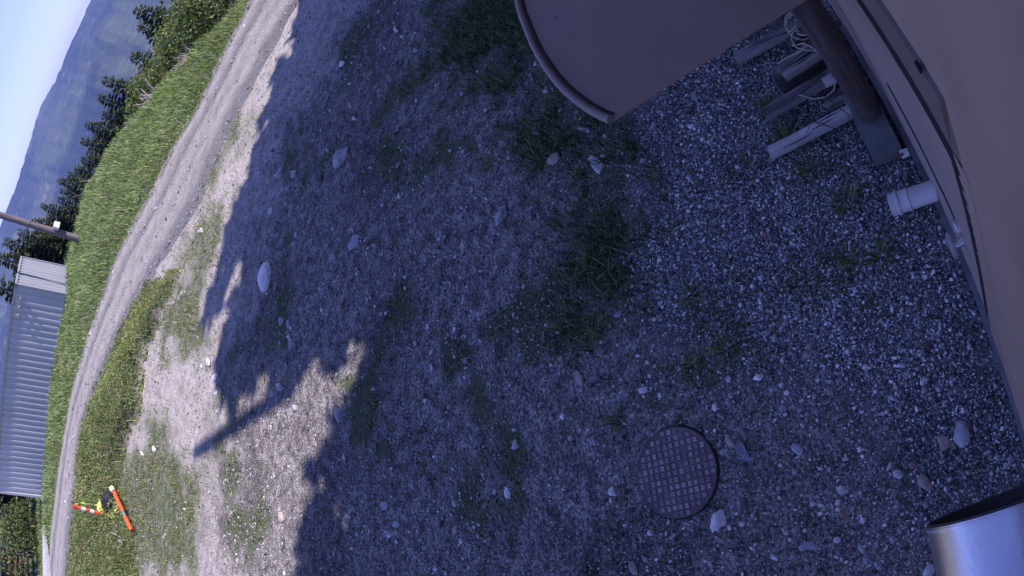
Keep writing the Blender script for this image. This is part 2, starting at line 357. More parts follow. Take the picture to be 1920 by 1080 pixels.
class MB:
    """collects solid shapes and links them as one mesh object"""
    def __init__(self): self.V, self.T, self.Q, self.n = [], [], [], 0
    def add(self, V, T=None, Q=None):
        V = np.asarray(V, float)
        self.V.append(V)
        if T is not None and len(T): self.T.append(np.asarray(T, int) + self.n)
        if Q is not None and len(Q): self.Q.append(np.asarray(Q, int) + self.n)
        self.n += len(V)
        return self
    def hexa(self, lo4, hi4):
        """eight corners: lower loop and upper loop, counter-clockwise seen from above"""
        return self.add(list(lo4) + list(hi4), Q=[(3, 2, 1, 0), (4, 5, 6, 7), (0, 1, 5, 4), (1, 2, 6, 5), (2, 3, 7, 6), (3, 0, 4, 7)])
    def box(self, x0, x1, y0, y1, z0, z1):
        return self.hexa([(x0, y0, z0), (x1, y0, z0), (x1, y1, z0), (x0, y1, z0)], [(x0, y0, z1), (x1, y0, z1), (x1, y1, z1), (x0, y1, z1)])
    def beam(self, p, q, w, h, up=(0, 0, 1), jitter=0.0, seed=0):
        """a bevelled board from p to q (centre line of its middle), w wide, h thick"""
        p, q = Vector(p), Vector(q)
        d = (q - p).normalized(); s = d.cross(Vector(up)).normalized(); u = s.cross(d)
        b = min(w, h) * 0.045
        prof = [(-w / 2 + b, -h / 2), (w / 2 - b, -h / 2), (w / 2, -h / 2 + b), (w / 2, h / 2 - b), (w / 2 - b, h / 2), (-w / 2 + b, h / 2), (-w / 2, h / 2 - b), (-w / 2, -h / 2 + b)]
        rg = random.Random(seed)
        n = max(2, int((q - p).length / 0.12) if jitter else 2)
        V = []
        for i in range(n):
            c = p.lerp(q, i / (n - 1))
            j1, j2 = (rg.uniform(-1, 1) * jitter, rg.uniform(-1, 1) * jitter) if jitter else (0, 0)
            V += [tuple(c + s * (a + j1) + u * (e + j2)) for a, e in prof]
        Q = [(i * 8 + k, i * 8 + (k + 1) % 8, (i + 1) * 8 + (k + 1) % 8, (i + 1) * 8 + k) for i in range(n - 1) for k in range(8)]
        T = [(0, k + 1, k) for k in range(1, 7)] + [((n - 1) * 8, (n - 1) * 8 + k, (n - 1) * 8 + k + 1) for k in range(1, 7)]
        return self.add(V, T, Q)
    def tube(self, pts, r, n=8, caps=True):
        pts = [Vector(p) for p in pts]
        rs = r if isinstance(r, (list, tuple, np.ndarray)) else [r] * len(pts)
        V, up = [], None
        for i, p in enumerate(pts):
            d = (pts[min(i + 1, len(pts) - 1)] - pts[max(i - 1, 0)]).normalized()
            if up is None: up = Vector((0, 0, 1)) if abs(d.z) < 0.9 else Vector((1, 0, 0))
            s = d.cross(up).normalized(); u = s.cross(d).normalized(); up = u
            V += [tuple(p + s * math.cos(2 * PI * k / n) * rs[i] + u * math.sin(2 * PI * k / n) * rs[i]) for k in range(n)]
        m = len(pts)
        Q = [(i * n + k, i * n + (k + 1) % n, (i + 1) * n + (k + 1) % n, (i + 1) * n + k) for i in range(m - 1) for k in range(n)]
        T = []
        if caps:
            V += [tuple(pts[0]), tuple(pts[-1])]
            a, b = m * n, m * n + 1
            T = [(a, (k + 1) % n, k) for k in range(n)] + [(b, (m - 1) * n + k, (m - 1) * n + (k + 1) % n) for k in range(n)]
        return self.add(V, T, Q)
    def lathe(self, prof, axis_p, axis_d, n=24):
        """prof: (distance along the axis, radius) pairs"""
        p, d = Vector(axis_p), Vector(axis_d).normalized()
        s = d.cross(Vector((0, 0, 1)) if abs(d.z) < 0.9 else Vector((1, 0, 0))).normalized(); u = s.cross(d)
        V = [tuple(p + d * t + (s * math.cos(2 * PI * k / n) + u * math.sin(2 * PI * k / n)) * r) for t, r in prof for k in range(n)]
        Q = [(i * n + k, i * n + (k + 1) % n, (i + 1) * n + (k + 1) % n, (i + 1) * n + k) for i in range(len(prof) - 1) for k in range(n)]
        return self.add(V, None, Q)
    def prism(self, outline, z0, z1):
        """a flat plate with a convex or star-shaped outline"""
        n = len(outline); c = np.mean(np.array(outline), 0)
        V = [(x, y, z0) for x, y in outline] + [(x, y, z1) for x, y in outline] + [(c[0], c[1], z0), (c[0], c[1], z1)]
        Q = [(k, (k + 1) % n, n + (k + 1) % n, n + k) for k in range(n)]
        T = [(2 * n, (k + 1) % n, k) for k in range(n)] + [(2 * n + 1, n + k, n + (k + 1) % n) for k in range(n)]
        return self.add(V, T, Q)
    def mesh(self, name, mat, smooth_shade=False, vcol=None):
        return np_mesh(name, np.concatenate(self.V), np.concatenate(self.T) if self.T else None, np.concatenate(self.Q) if self.Q else None, mat, smooth_shade, vcol=vcol)
    def build(self, name, mat, parent=None, smooth_shade=False):
        me = self.mesh(name, mat, smooth_shade)
        if smooth_shade:
            for e in (): pass
            me.set_sharp_from_angle(angle=math.radians(40))
        return obj(name, me, parent)

def icosphere(sub):
    t = (1 + 5 ** 0.5) / 2
    V = [(-1, t, 0), (1, t, 0), (-1, -t, 0), (1, -t, 0), (0, -1, t), (0, 1, t), (0, -1, -t), (0, 1, -t), (t, 0, -1), (t, 0, 1), (-t, 0, -1), (-t, 0, 1)]
    V = [np.array(v) / np.linalg.norm(v) for v in V]
    F = [(0, 11, 5), (0, 5, 1), (0, 1, 7), (0, 7, 10), (0, 10, 11), (1, 5, 9), (5, 11, 4), (11, 10, 2), (10, 7, 6), (7, 1, 8), (3, 9, 4), (3, 4, 2), (3, 2, 6), (3, 6, 8), (3, 8, 9), (4, 9, 5), (2, 4, 11), (6, 2, 10), (8, 6, 7), (9, 8, 1)]
    for _ in range(sub):
        cache, G = {}, []
        def mid(a, b):
            k = (min(a, b), max(a, b))
            if k not in cache:
                m = V[a] + V[b]; V.append(m / np.linalg.norm(m)); cache[k] = len(V) - 1
            return cache[k]
        for a, b, c in F:
            ab, bc, ca = mid(a, b), mid(b, c), mid(c, a)
            G += [(a, ab, ca), (b, bc, ab), (c, ca, bc), (ab, bc, ca)]
        F = G
    return np.array(V), np.array(F)

ICO0, ICO2 = icosphere(0), icosphere(2)

def rot_euler(a, b, c):
    ca, sa, cb, sb, cc, sc = np.cos(a), np.sin(a), np.cos(b), np.sin(b), np.cos(c), np.sin(c)
    M = np.empty((len(a), 3, 3))
    M[:, 0, 0] = cc * cb; M[:, 0, 1] = cc * sb * sa - sc * ca; M[:, 0, 2] = cc * sb * ca + sc * sa
    M[:, 1, 0] = sc * cb; M[:, 1, 1] = sc * sb * sa + cc * ca; M[:, 1, 2] = sc * sb * ca - cc * sa
    M[:, 2, 0] = -sb; M[:, 2, 1] = cb * sa; M[:, 2, 2] = cb * ca
    return M

def scatter_stones(P, size, tint, flat=0.6):
    """many small angular stones as one triangle soup: P (n,3), size (n,), tint (n,3)"""
    n = len(P); V0, F0 = ICO0
    J = V0[None] * (1 + rng.uniform(-0.28, 0.28, (n, len(V0), 1)))
    S = np.stack([rng.uniform(0.75, 1.35, n), rng.uniform(0.6, 1.0, n), rng.uniform(0.45, 0.85, n) * flat / 0.6], 1)
    J = J * S[:, None]
    M = rot_euler(rng.uniform(-.5, .5, n), rng.uniform(-.5, .5, n), rng.uniform(0, 2 * PI, n))
    V = np.einsum('nij,nkj->nki', M, J) * (size / 2)[:, None, None] + P[:, None]
    F = F0[None] + (np.arange(n) * len(V0))[:, None, None]
    C = np.repeat(tint, len(V0), 0)
    return V.reshape(-1, 3), F.reshape(-1, 3), C

def blades(P, L, W, az, lean, tint, curl=0.5):
    """grass blades, five vertices each; returns V, T, C"""
    n = len(P)
    d = np.stack([np.cos(az), np.sin(az), np.zeros(n)], 1)
    s = np.stack([-np.sin(az), np.cos(az), np.zeros(n)], 1)
    up = np.array([0, 0, 1.0])
    l1 = lean; l2 = lean + curl
    m = P + (d * np.sin(l1)[:, None] + up * np.cos(l1)[:, None]) * (L * 0.5)[:, None]
    t = m + (d * np.sin(l2)[:, None] + up * np.cos(l2)[:, None]) * (L * 0.5)[:, None]
    w = (W / 2)[:, None] * s
    V = np.stack([P - w, P + w, m + w * 0.8, m - w * 0.8, t], 1)
    b = (np.arange(n) * 5)[:, None]
    T = np.concatenate([b + [0, 1, 2], b + [0, 2, 3], b + [3, 2, 4]], 0)
    return V.reshape(-1, 3), T, np.repeat(tint, 5, 0)

def leaves(P, size, tint, up_bias=0.6, aspect=0.5):
    """small folded leaves: four vertices, two triangles each"""
    n = len(P)
    nrm = rng.normal(0, 1, (n, 3)); nrm[:, 2] = np.abs(nrm[:, 2]) + up_bias
    nrm /= np.linalg.norm(nrm, axis=1, keepdims=True)
    a = np.cross(nrm, rng.normal(0, 1, (n, 3))); a /= np.linalg.norm(a, axis=1, keepdims=True)
    b = np.cross(nrm, a)
    s = size[:, None]
    fold = nrm * s * 0.18
    V = np.stack([P - a * s * .5, P - b * s * aspect * .5 + fold, P + a * s * .5, P + b * s * aspect * .5 + fold], 1)
    k = (np.arange(n) * 4)[:, None]
    T = np.concatenate([k + [0, 1, 2], k + [0, 2, 3]], 0)
    return V.reshape(-1, 3), T, np.repeat(tint, 4, 0)

def tints(n, cols, spread=0.2):
    cols = np.array(cols, float)
    c = cols[rng.integers(0, len(cols), n)]
    return np.clip(c * (1 + rng.normal(0, spread, (n, 1))), 0.004, 0.9)

# ------------------------------------------------------------------ materials
def new_mat(name):
    m = bpy.data.materials.new(name); m.use_nodes = True
    nt = m.node_tree; nt.nodes.clear()
    out = nt.nodes.new('ShaderNodeOutputMaterial')
    return m, nt, out

def nd(nt, kind, **kw):
    n = nt.nodes.new(kind)
    for k, v in kw.items():
        if k in n.inputs.keys(): n.inputs[k].default_value = v
        else: setattr(n, k, v)
    return n

def mixc(nt, fac, a, b, blend='MIX'):
    m = nt.nodes.new('ShaderNodeMix'); m.data_type = 'RGBA'; m.blend_type = blend
    for i, v in ((0, fac), (6, a), (7, b)):
        if hasattr(v, 'links') or hasattr(v, 'is_output'): nt.links.new(v, m.inputs[i])
        else: m.inputs[i].default_value = v if i == 0 else (*v, 1) if len(v) == 3 else v
    return m.outputs[2]

def ramp(nt, src, stops):
    r = nt.nodes.new('ShaderNodeValToRGB')
    e = r.color_ramp.elements
    while len(e) < len(stops): e.new(0.5)
    for el, (p, c) in zip(e, stops):
        el.position = p; el.color = (*c, 1) if not isinstance(c, (int, float)) else (c, c, c, 1)
    nt.links.new(src, r.inputs[0])
    return r.outputs[0]

def noise(nt, co, scale, detail=4, rough=0.55, stretch=None):
    if stretch:
        mp = nd(nt, 'ShaderNodeMapping'); mp.inputs['Scale'].default_value = stretch
        nt.links.new(co, mp.inputs['Vector']); co = mp.outputs[0]
    n = nd(nt, 'ShaderNodeTexNoise', Scale=scale, Detail=detail, Roughness=rough)
    nt.links.new(co, n.inputs['Vector'])
    return n.outputs['Fac']

def coords(nt): return nd(nt, 'ShaderNodeTexCoord').outputs['Object']
def attr(nt, name, color=False):
    a = nd(nt, 'ShaderNodeAttribute', attribute_name=name)
    return a.outputs['Color' if color else 'Fac']

def mat_simple(name, c1, c2, scale=6, rough=0.6, metallic=0.0, bump=0.1, stretch=None, bump_scale=None, spec=0.4, stops=(0.35, 0.65)):
    m, nt, out = new_mat(name)
    co = coords(nt)
    f = noise(nt, co, scale, 6, 0.6, stretch)
    col = ramp(nt, f, [(stops[0], c1), (stops[1], c2)])
    p = nd(nt, 'ShaderNodeBsdfPrincipled', Roughness=rough, Metallic=metallic)
    p.inputs['Specular IOR Level'].default_value = spec
    nt.links.new(col, p.inputs['Base Color'])
    if bump:
        b = nd(nt, 'ShaderNodeBump', Strength=bump, Distance=0.01)
        nt.links.new(noise(nt, co, bump_scale or scale * 6, 4, 0.6, stretch), b.inputs['Height'])
        nt.links.new(b.outputs[0], p.inputs['Normal'])
    nt.links.new(p.outputs[0], out.inputs[0])
    return m

def mat_leaf(name, translucent=0.3, rough=0.55):
    m, nt, out = new_mat(name)
    col = attr(nt, 'tint', True)
    p = nd(nt, 'ShaderNodeBsdfPrincipled', Roughness=rough)
    p.inputs['Specular IOR Level'].default_value = 0.25
    nt.links.new(col, p.inputs['Base Color'])
    t = nd(nt, 'ShaderNodeBsdfTranslucent'); nt.links.new(mixc(nt, 1.0, col, (1.1, 1.25, 0.6), 'MULTIPLY'), t.inputs[0])
    mx = nd(nt, 'ShaderNodeMixShader'); mx.inputs[0].default_value = translucent
    nt.links.new(p.outputs[0], mx.inputs[1]); nt.links.new(t.outputs[0], mx.inputs[2])
    nt.links.new(mx.outputs[0], out.inputs[0])
    return m

def mat_stone(name):
    m, nt, out = new_mat(name)
    co = coords(nt)
    f = noise(nt, co, 22, 6, 0.65)
    col = mixc(nt, 1.0, attr(nt, 'tint', True), ramp(nt, f, [(0.3, 0.7), (0.7, 1.15)]), 'MULTIPLY')
    p = nd(nt, 'ShaderNodeBsdfPrincipled', Roughness=0.8)
    p.inputs['Specular IOR Level'].default_value = 0.3
    nt.links.new(col, p.inputs['Base Color'])
    b = nd(nt, 'ShaderNodeBump', Strength=0.35, Distance=0.006)
    nt.links.new(noise(nt, co, 60, 5, 0.6), b.inputs['Height']); nt.links.new(b.outputs[0], p.inputs['Normal'])
    nt.links.new(p.outputs[0], out.inputs[0])
    return m

def mat_ground():
    m, nt, out = new_mat('ground')
    co = coords(nt)
    big, mid, fine = noise(nt, co, 0.9, 5, 0.6), noise(nt, co, 7, 6, 0.65), noise(nt, co, 38, 5, 0.7)
    soil = ramp(nt, mid, [(0.32, (0.062, 0.054, 0.050)), (0.5, (0.175, 0.155, 0.142)), (0.68, (0.34, 0.31, 0.29))])
    soil = mixc(nt, attr(nt, 'moist'), soil, mixc(nt, 1.0, soil, (0.62, 0.60, 0.60), 'MULTIPLY'))
    soil = mixc(nt, 0.95, soil, ramp(nt, fine, [(0.36, 0.12), (0.5, 0.9), (0.66, 2.0)]), 'MULTIPLY')
    # small stones pressed into the soil
    vor = nd(nt, 'ShaderNodeTexVoronoi', Scale=52.0); nt.links.new(co, vor.inputs['Vector'])
    sep = nd(nt, 'ShaderNodeSeparateColor'); nt.links.new(vor.outputs['Color'], sep.inputs[0])
    speck = ramp(nt, sep.outputs[0], [(0.60, 0.0), (0.64, 1.0)])
    shape = ramp(nt, vor.outputs['Distance'], [(0.28, 1.0), (0.42, 0.0)])
    f = nd(nt, 'ShaderNodeMath', operation='MULTIPLY'); nt.links.new(speck, f.inputs[0]); nt.links.new(shape, f.inputs[1])
    soil = mixc(nt, f.outputs[0], soil, ramp(nt, sep.outputs[1], [(0.0, (0.10, 0.095, 0.10)), (0.6, (0.26, 0.25, 0.26)), (1.0, (0.55, 0.53, 0.51))]))
    # crushed gravel under the loose stones
    v2 = nd(nt, 'ShaderNodeTexVoronoi', Scale=70.0); nt.links.new(co, v2.inputs['Vector'])
    s2 = nd(nt, 'ShaderNodeSeparateColor'); nt.links.new(v2.outputs['Color'], s2.inputs[0])
    grav = ramp(nt, s2.outputs[0], [(0.0, (0.075, 0.075, 0.08)), (0.55, (0.21, 0.21, 0.215)), (0.9, (0.40, 0.40, 0.40)), (1.0, (0.6, 0.59, 0.58))])
    grav = mixc(nt, 1.0, grav, ramp(nt, v2.outputs['Distance'], [(0.2, 1.0), (0.6, 0.3)]), 'MULTIPLY')
    col = mixc(nt, attr(nt, 'gravel'), soil, grav)
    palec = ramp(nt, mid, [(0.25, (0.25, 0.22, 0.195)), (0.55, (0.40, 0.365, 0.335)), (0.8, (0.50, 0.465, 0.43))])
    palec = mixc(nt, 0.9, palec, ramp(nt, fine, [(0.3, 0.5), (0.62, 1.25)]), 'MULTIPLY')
    v3 = nd(nt, 'ShaderNodeTexVoronoi', Scale=16.0); nt.links.new(co, v3.inputs['Vector'])
    s3 = nd(nt, 'ShaderNodeSeparateColor'); nt.links.new(v3.outputs['Color'], s3.inputs[0])
    f3 = nd(nt, 'ShaderNodeMath', operation='MULTIPLY'); nt.links.new(ramp(nt, s3.outputs[0], [(0.72, 0.0), (0.78, 1.0)]), f3.inputs[0]); nt.links.new(ramp(nt, v3.outputs['Distance'], [(0.25, 1.0), (0.42, 0.0)]), f3.inputs[1])
    palec = mixc(nt, f3.outputs[0], palec, ramp(nt, s3.outputs[1], [(0.0, (0.14, 0.13, 0.12)), (0.5, (0.2, 0.19, 0.18)), (1.0, (0.62, 0.6, 0.57))]))
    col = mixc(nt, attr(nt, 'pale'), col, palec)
    greenc = ramp(nt, fine, [(0.3, (0.028, 0.034, 0.018)), (0.5, (0.065, 0.085, 0.034)), (0.72, (0.15, 0.155, 0.085))])
    gm = nd(nt, 'ShaderNodeMath', operation='MULTIPLY_ADD'); nt.links.new(attr(nt, 'green'), gm.inputs[0]); gm.inputs[1].default_value = 1.5
    nt.links.new(ramp(nt, mid, [(0.3, (0, 0, 0)), (0.7, (1, 1, 1))]), gm.inputs[2])
    gs = nd(nt, 'ShaderNodeMath', operation='SUBTRACT', use_clamp=True); nt.links.new(gm.outputs[0], gs.inputs[0]); gs.inputs[1].default_value = 0.8
    col = mixc(nt, gs.outputs[0], col, greenc)
    p = nd(nt, 'ShaderNodeBsdfPrincipled', Roughness=0.95)
    p.inputs['Specular IOR Level'].default_value = 0.15
    nt.links.new(col, p.inputs['Base Color'])
    h = nd(nt, 'ShaderNodeMath', operation='ADD'); nt.links.new(fine, h.inputs[0]); nt.links.new(f.outputs[0], h.inputs[1])
    b = nd(nt, 'ShaderNodeBump', Strength=0.7, Distance=0.012); nt.links.new(h.outputs[0], b.inputs['Height']); nt.links.new(b.outputs[0], p.inputs['Normal'])
    nt.links.new(p.outputs[0], out.inputs[0])
    return m

def mat_road(name, base, lo, hi):
    """gravel with lengthways wheel tracks; 'across' runs 0..1 over the width"""
    m, nt, out = new_mat(name)
    co = coords(nt)
    mid, fine = noise(nt, co, 3.0, 6, 0.65), noise(nt, co, 30, 5, 0.75)
    wob = nd(nt, 'ShaderNodeMath', operation='MULTIPLY_ADD'); nt.links.new(noise(nt, co, 1.1, 4), wob.inputs[0]); wob.inputs[1].default_value = 0.16; nt.links.new(attr(nt, 'across'), wob.inputs[2])
    streak = ramp(nt, wob.outputs[0], [(0.06, lo), (0.2, hi), (0.30, base), (0.40, lo), (0.47, base), (0.58, hi), (0.68, base), (0.78, hi), (0.9, base), (1.0, lo)])
    col = mixc(nt, 0.75, streak, ramp(nt, mid, [(0.3, 0.7), (0.7, 1.25)]), 'MULTIPLY')
    col = mixc(nt, 0.9, col, ramp(nt, fine, [(0.32, 0.45), (0.66, 1.4)]), 'MULTIPLY')
    p = nd(nt, 'ShaderNodeBsdfPrincipled', Roughness=0.95)
    p.inputs['Specular IOR Level'].default_value = 0.15
    nt.links.new(col, p.inputs['Base Color'])
    b = nd(nt, 'ShaderNodeBump', Strength=0.8, Distance=0.03); nt.links.new(fine, b.inputs['Height']); nt.links.new(b.outputs[0], p.inputs['Normal'])
    nt.links.new(p.outputs[0], out.inputs[0])
    return m

def mat_mountain():
    m, nt, out = new_mat('mountain_forest')
    co = coords(nt)
    a, b_, c = noise(nt, co, 0.0016, 8, 0.6), noise(nt, co, 0.012, 7, 0.7), noise(nt, co, 0.05, 4, 0.7)
    forest = ramp(nt, c, [(0.3, (0.010, 0.018, 0.010)), (0.7, (0.042, 0.058, 0.028))])
    lighter = ramp(nt, c, [(0.3, (0.035, 0.055, 0.022)), (0.7, (0.10, 0.115, 0.055))])
    col = mixc(nt, ramp(nt, a, [(0.45, 0.0), (0.60, 1.0)]), forest, lighter)
    rock = ramp(nt, b_, [(0.58, 0.0), (0.68, 0.7)])
    col = mixc(nt, rock, col, (0.22, 0.20, 0.18))
    p = nd(nt, 'ShaderNodeBsdfPrincipled', Roughness=1.0)
    p.inputs['Specular IOR Level'].default_value = 0.0
    nt.links.new(col, p.inputs['Base Color'])
    bp = nd(nt, 'ShaderNodeBump', Strength=1.0, Distance=12.0); nt.links.new(c, bp.inputs['Height']); nt.links.new(bp.outputs[0], p.inputs['Normal'])
    nt.links.new(p.outputs[0], out.inputs[0])
    return m

M_GROUND, M_STONE, M_LEAF, M_NEEDLE = mat_ground(), mat_stone('stone'), mat_leaf('leaf', 0.35), mat_leaf('needle', 0.12)
M_ROAD = mat_road('road_gravel', (0.25, 0.232, 0.215), (0.16, 0.152, 0.155), (0.30, 0.275, 0.25))
M_TRACK = mat_road('track_gravel', (0.42, 0.40, 0.39), (0.36, 0.34, 0.34), (0.46, 0.44, 0.42))
M_MOUNT = mat_mountain()
def mat_painted_metal(name, c1, c2, dirt, rough):
    """old painted sheet: faint upright streaks, dust mottling, a few chips and specks"""
    m, nt, out = new_mat(name)
    co = coords(nt)
    col = ramp(nt, noise(nt, co, 1.3, 5, 0.6, (1, 1, 0.35)), [(0.32, c1), (0.68, c2)])
    col = mixc(nt, 0.5, col, ramp(nt, noise(nt, co, 9, 6, 0.65, (1, 1, 0.15)), [(0.3, 0.82), (0.7, 1.14)]), 'MULTIPLY')
    col = mixc(nt, ramp(nt, noise(nt, co, 3.1, 7, 0.7), [(0.55, 0.0), (0.75, 0.35)]), col, dirt)
    v = nd(nt, 'ShaderNodeTexVoronoi', Scale=7.0); nt.links.new(co, v.inputs['Vector'])
    sp = nd(nt, 'ShaderNodeSeparateColor'); nt.links.new(v.outputs['Color'], sp.inputs[0])
    f = nd(nt, 'ShaderNodeMath', operation='MULTIPLY'); nt.links.new(ramp(nt, sp.outputs[0], [(0.80, 0.0), (0.82, 1.0)]), f.inputs[0]); nt.links.new(ramp(nt, v.outputs['Distance'], [(0.05, 1.0), (0.09, 0.0)]), f.inputs[1])
    col = mixc(nt, f.outputs[0], col, (0.05, 0.042, 0.04))
    p = nd(nt, 'ShaderNodeBsdfPrincipled', Roughness=rough)
    p.inputs['Specular IOR Level'].default_value = 0.35
    nt.links.new(col, p.inputs['Base Color'])
    b = nd(nt, 'ShaderNodeBump', Strength=0.12, Distance=0.004); nt.links.new(noise(nt, co, 4, 4, 0.6, (1, 1, 0.3)), b.inputs['Height']); nt.links.new(b.outputs[0], p.inputs['Normal'])
    nt.links.new(p.outputs[0], out.inputs[0])
    return m
M_SIDING = mat_painted_metal('tan_painted_siding', (0.31, 0.235, 0.182), (0.375, 0.282, 0.22), (0.20, 0.165, 0.14), 0.6)
M_DOOR = mat_painted_metal('tan_painted_door', (0.34, 0.275, 0.24), (0.40, 0.32, 0.28), (0.23, 0.19, 0.165), 0.5)
M_TRIM = mat_simple('tan_flashing', (0.17, 0.132, 0.115), (0.22, 0.172, 0.15), 4, 0.45, 0, 0.04)
M_CANOPY = mat_painted_metal('brown_sheet_metal', (0.225, 0.168, 0.128), (0.262, 0.196, 0.15), (0.15, 0.12, 0.10), 0.65)
M_LIP = mat_simple('brown_metal_lip', (0.20, 0.155, 0.135), (0.25, 0.195, 0.17), 5, 0.45, 0, 0.05)
M_DARK = mat_simple('black_rubber_and_gap_shade', (0.008, 0.008, 0.010), (0.016, 0.016, 0.018), 20, 0.7, 0, 0.1)  # rubber parts, and strips painted dark for the shade in the door gap
M_FLASH = mat_simple('dull_grey_flashing', (0.14, 0.14, 0.15), (0.24, 0.24, 0.25), 5, 0.4, 0.3, 0.1)
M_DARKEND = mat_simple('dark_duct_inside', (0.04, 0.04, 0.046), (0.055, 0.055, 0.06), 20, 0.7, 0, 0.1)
M_CHROME = mat_simple('polished_steel', (0.62, 0.62, 0.64), (0.72, 0.72, 0.74), 30, 0.28, 0.75, 0.0)
M_DUCT = mat_simple('galvanised_steel', (0.58, 0.58, 0.60), (0.72, 0.72, 0.73), 9, 0.33, 1.0, 0.05, None, 160)
M_PVC = mat_simple('white_pvc', (0.50, 0.50, 0.50), (0.58, 0.58, 0.57), 6, 0.4, 0, 0.03)
M_RED = mat_simple('red_paint', (0.35, 0.03, 0.03), (0.42, 0.05, 0.04), 10, 0.5, 0, 0.05)
M_POST = mat_simple('dark_treated_log', (0.045, 0.036, 0.034), (0.105, 0.084, 0.077), 5, 0.75, 0, 0.5, (6, 6, 0.5), 30)
M_CONC = mat_simple('grey_green_concrete', (0.11, 0.12, 0.117), (0.175, 0.183, 0.18), 8, 0.85, 0, 0.3)
M_WOOD = mat_simple('weathered_grey_timber', (0.075, 0.066, 0.064), (0.30, 0.275, 0.265), 12, 0.85, 0, 0.9, (1.0, 0.09, 1.0), 90)
M_WOODP = mat_simple('pale_bleached_timber', (0.24, 0.225, 0.22), (0.56, 0.53, 0.52), 12, 0.85, 0, 0.8, (1.0, 0.09, 1.0), 90)
M_WOODD = mat_simple('dark_timber', (0.030, 0.026, 0.027), (0.17, 0.15, 0.145), 12, 0.85, 0, 0.9, (1.0, 0.09, 1.0), 90)  # darkest of the timber tones, same grain
M_TWINE = mat_simple('cream_twine', (0.32, 0.28, 0.22), (0.45, 0.40, 0.32), 40, 0.8, 0, 0.2)
M_TWIG = mat_simple('bleached_twig', (0.30, 0.25, 0.21), (0.48, 0.42, 0.36), 25, 0.85, 0, 0.3)
M_IRON = mat_simple('rusty_cast_iron', (0.11, 0.082, 0.083), (0.16, 0.12, 0.12), 6, 0.65, 0.2, 0.3, None, 60)
M_STUD = mat_simple('worn_iron_studs', (0.20, 0.165, 0.165), (0.46, 0.40, 0.39), 60, 0.55, 0.3, 0.3)
_nt = M_STUD.node_tree                                         # each stud worn its own way
_oi = _nt.nodes.new('ShaderNodeObjectInfo'); _pb = next(q for q in _nt.nodes if q.type == 'BSDF_PRINCIPLED')
_src = _pb.inputs['Base Color'].links[0].from_socket
_nt.links.new(mixc(_nt, 1.0, _src, ramp(_nt, _oi.outputs['Random'], [(0.0, 0.55), (1.0, 1.35)]), 'MULTIPLY'), _pb.inputs['Base Color'])
M_ORANGE = mat_simple('orange_plastic', (0.62, 0.085, 0.02), (0.75, 0.12, 0.03), 6, 0.45, 0, 0.05)
M_WHITE = mat_simple('white_reflective', (0.75, 0.75, 0.75), (0.82, 0.82, 0.82), 9, 0.4, 0, 0.0)
M_YELLOW = mat_simple('yellow_webbing', (0.55, 0.50, 0.10), (0.68, 0.62, 0.2), 15, 0.7, 0, 0.1)
M_CREAM = mat_simple('cream_plastic', (0.50, 0.48, 0.33), (0.6, 0.57, 0.42), 12, 0.6, 0, 0.05)
M_CONT = mat_simple('grey_container_paint', (0.44, 0.45, 0.44), (0.52, 0.53, 0.52), 1.2, 0.5, 0, 0.05, (1, 1, 0.3), 20)
M_CONTE = mat_simple('sun_lowered_container_grey', (0.27, 0.275, 0.29), (0.32, 0.325, 0.34), 1.2, 0.5, 0, 0.05, (1, 1, 0.3), 20)  # container grey set darker where full sun hits: end, roof and rails
M_CFRAME = mat_simple('grey_green_container_frame', (0.13, 0.15, 0.14), (0.19, 0.21, 0.20), 3, 0.55, 0, 0.05)
M_POLE = mat_simple('weathered_pole_wood', (0.11, 0.085, 0.085), (0.20, 0.165, 0.16), 4, 0.85, 0, 0.5, (5, 5, 0.3), 30)
M_BARK = mat_simple('bark', (0.035, 0.027, 0.022), (0.10, 0.08, 0.068), 8, 0.95, 0, 0.8, (3, 3, 0.6), 25)
M_RUSTY = mat_simple('rusty_brown_poles', (0.10, 0.058, 0.042), (0.20, 0.125, 0.095), 5, 0.85, 0, 0.4)
M_GREYP = mat_simple('grey_poles', (0.10, 0.10, 0.105), (0.17, 0.17, 0.175), 5, 0.85, 0, 0.4)
M_ROOFING = mat_simple('dark_roof_sheet', (0.06, 0.058, 0.06), (0.09, 0.086, 0.086), 4, 0.6, 0, 0.1)
M_CABLE = mat_simple('grey_cable', (0.04, 0.038, 0.045), (0.06, 0.056, 0.06), 20, 0.5, 0, 0.0)
# ------------------------------------------------------------------ ground: a polar sheet, finest near the camera's foot
def polar_sheet(az, rr):
    A, R = np.meshgrid(np.radians(az), rr)
    X, Y = R * np.sin(A), R * np.cos(A)
    nr, na = A.shape
    i, j = np.meshgrid(np.arange(nr - 1), np.arange(na - 1), indexing='ij')
    a = i * na + j
    Q = np.stack([a, a + na, a + na + 1, a + 1], -1).reshape(-1, 4)
    return X.ravel(), Y.ravel(), Q

az_g = np.concatenate([np.arange(-180, -60, 6.0), np.arange(-60, 100, 0.36), np.arange(100, 180.01, 5.0)])
rr_g = np.concatenate([[0.001, 0.12], np.geomspace(0.2, 62.0, 500)])
gx, gy, gq = polar_sheet(az_g, rr_g)
gz = height(gx, gy)
MASK = zone_masks(gx, gy)
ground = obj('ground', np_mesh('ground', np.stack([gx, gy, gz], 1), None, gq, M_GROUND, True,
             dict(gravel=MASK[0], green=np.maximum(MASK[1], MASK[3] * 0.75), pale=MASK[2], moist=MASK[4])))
set_props(ground, kind='structure')

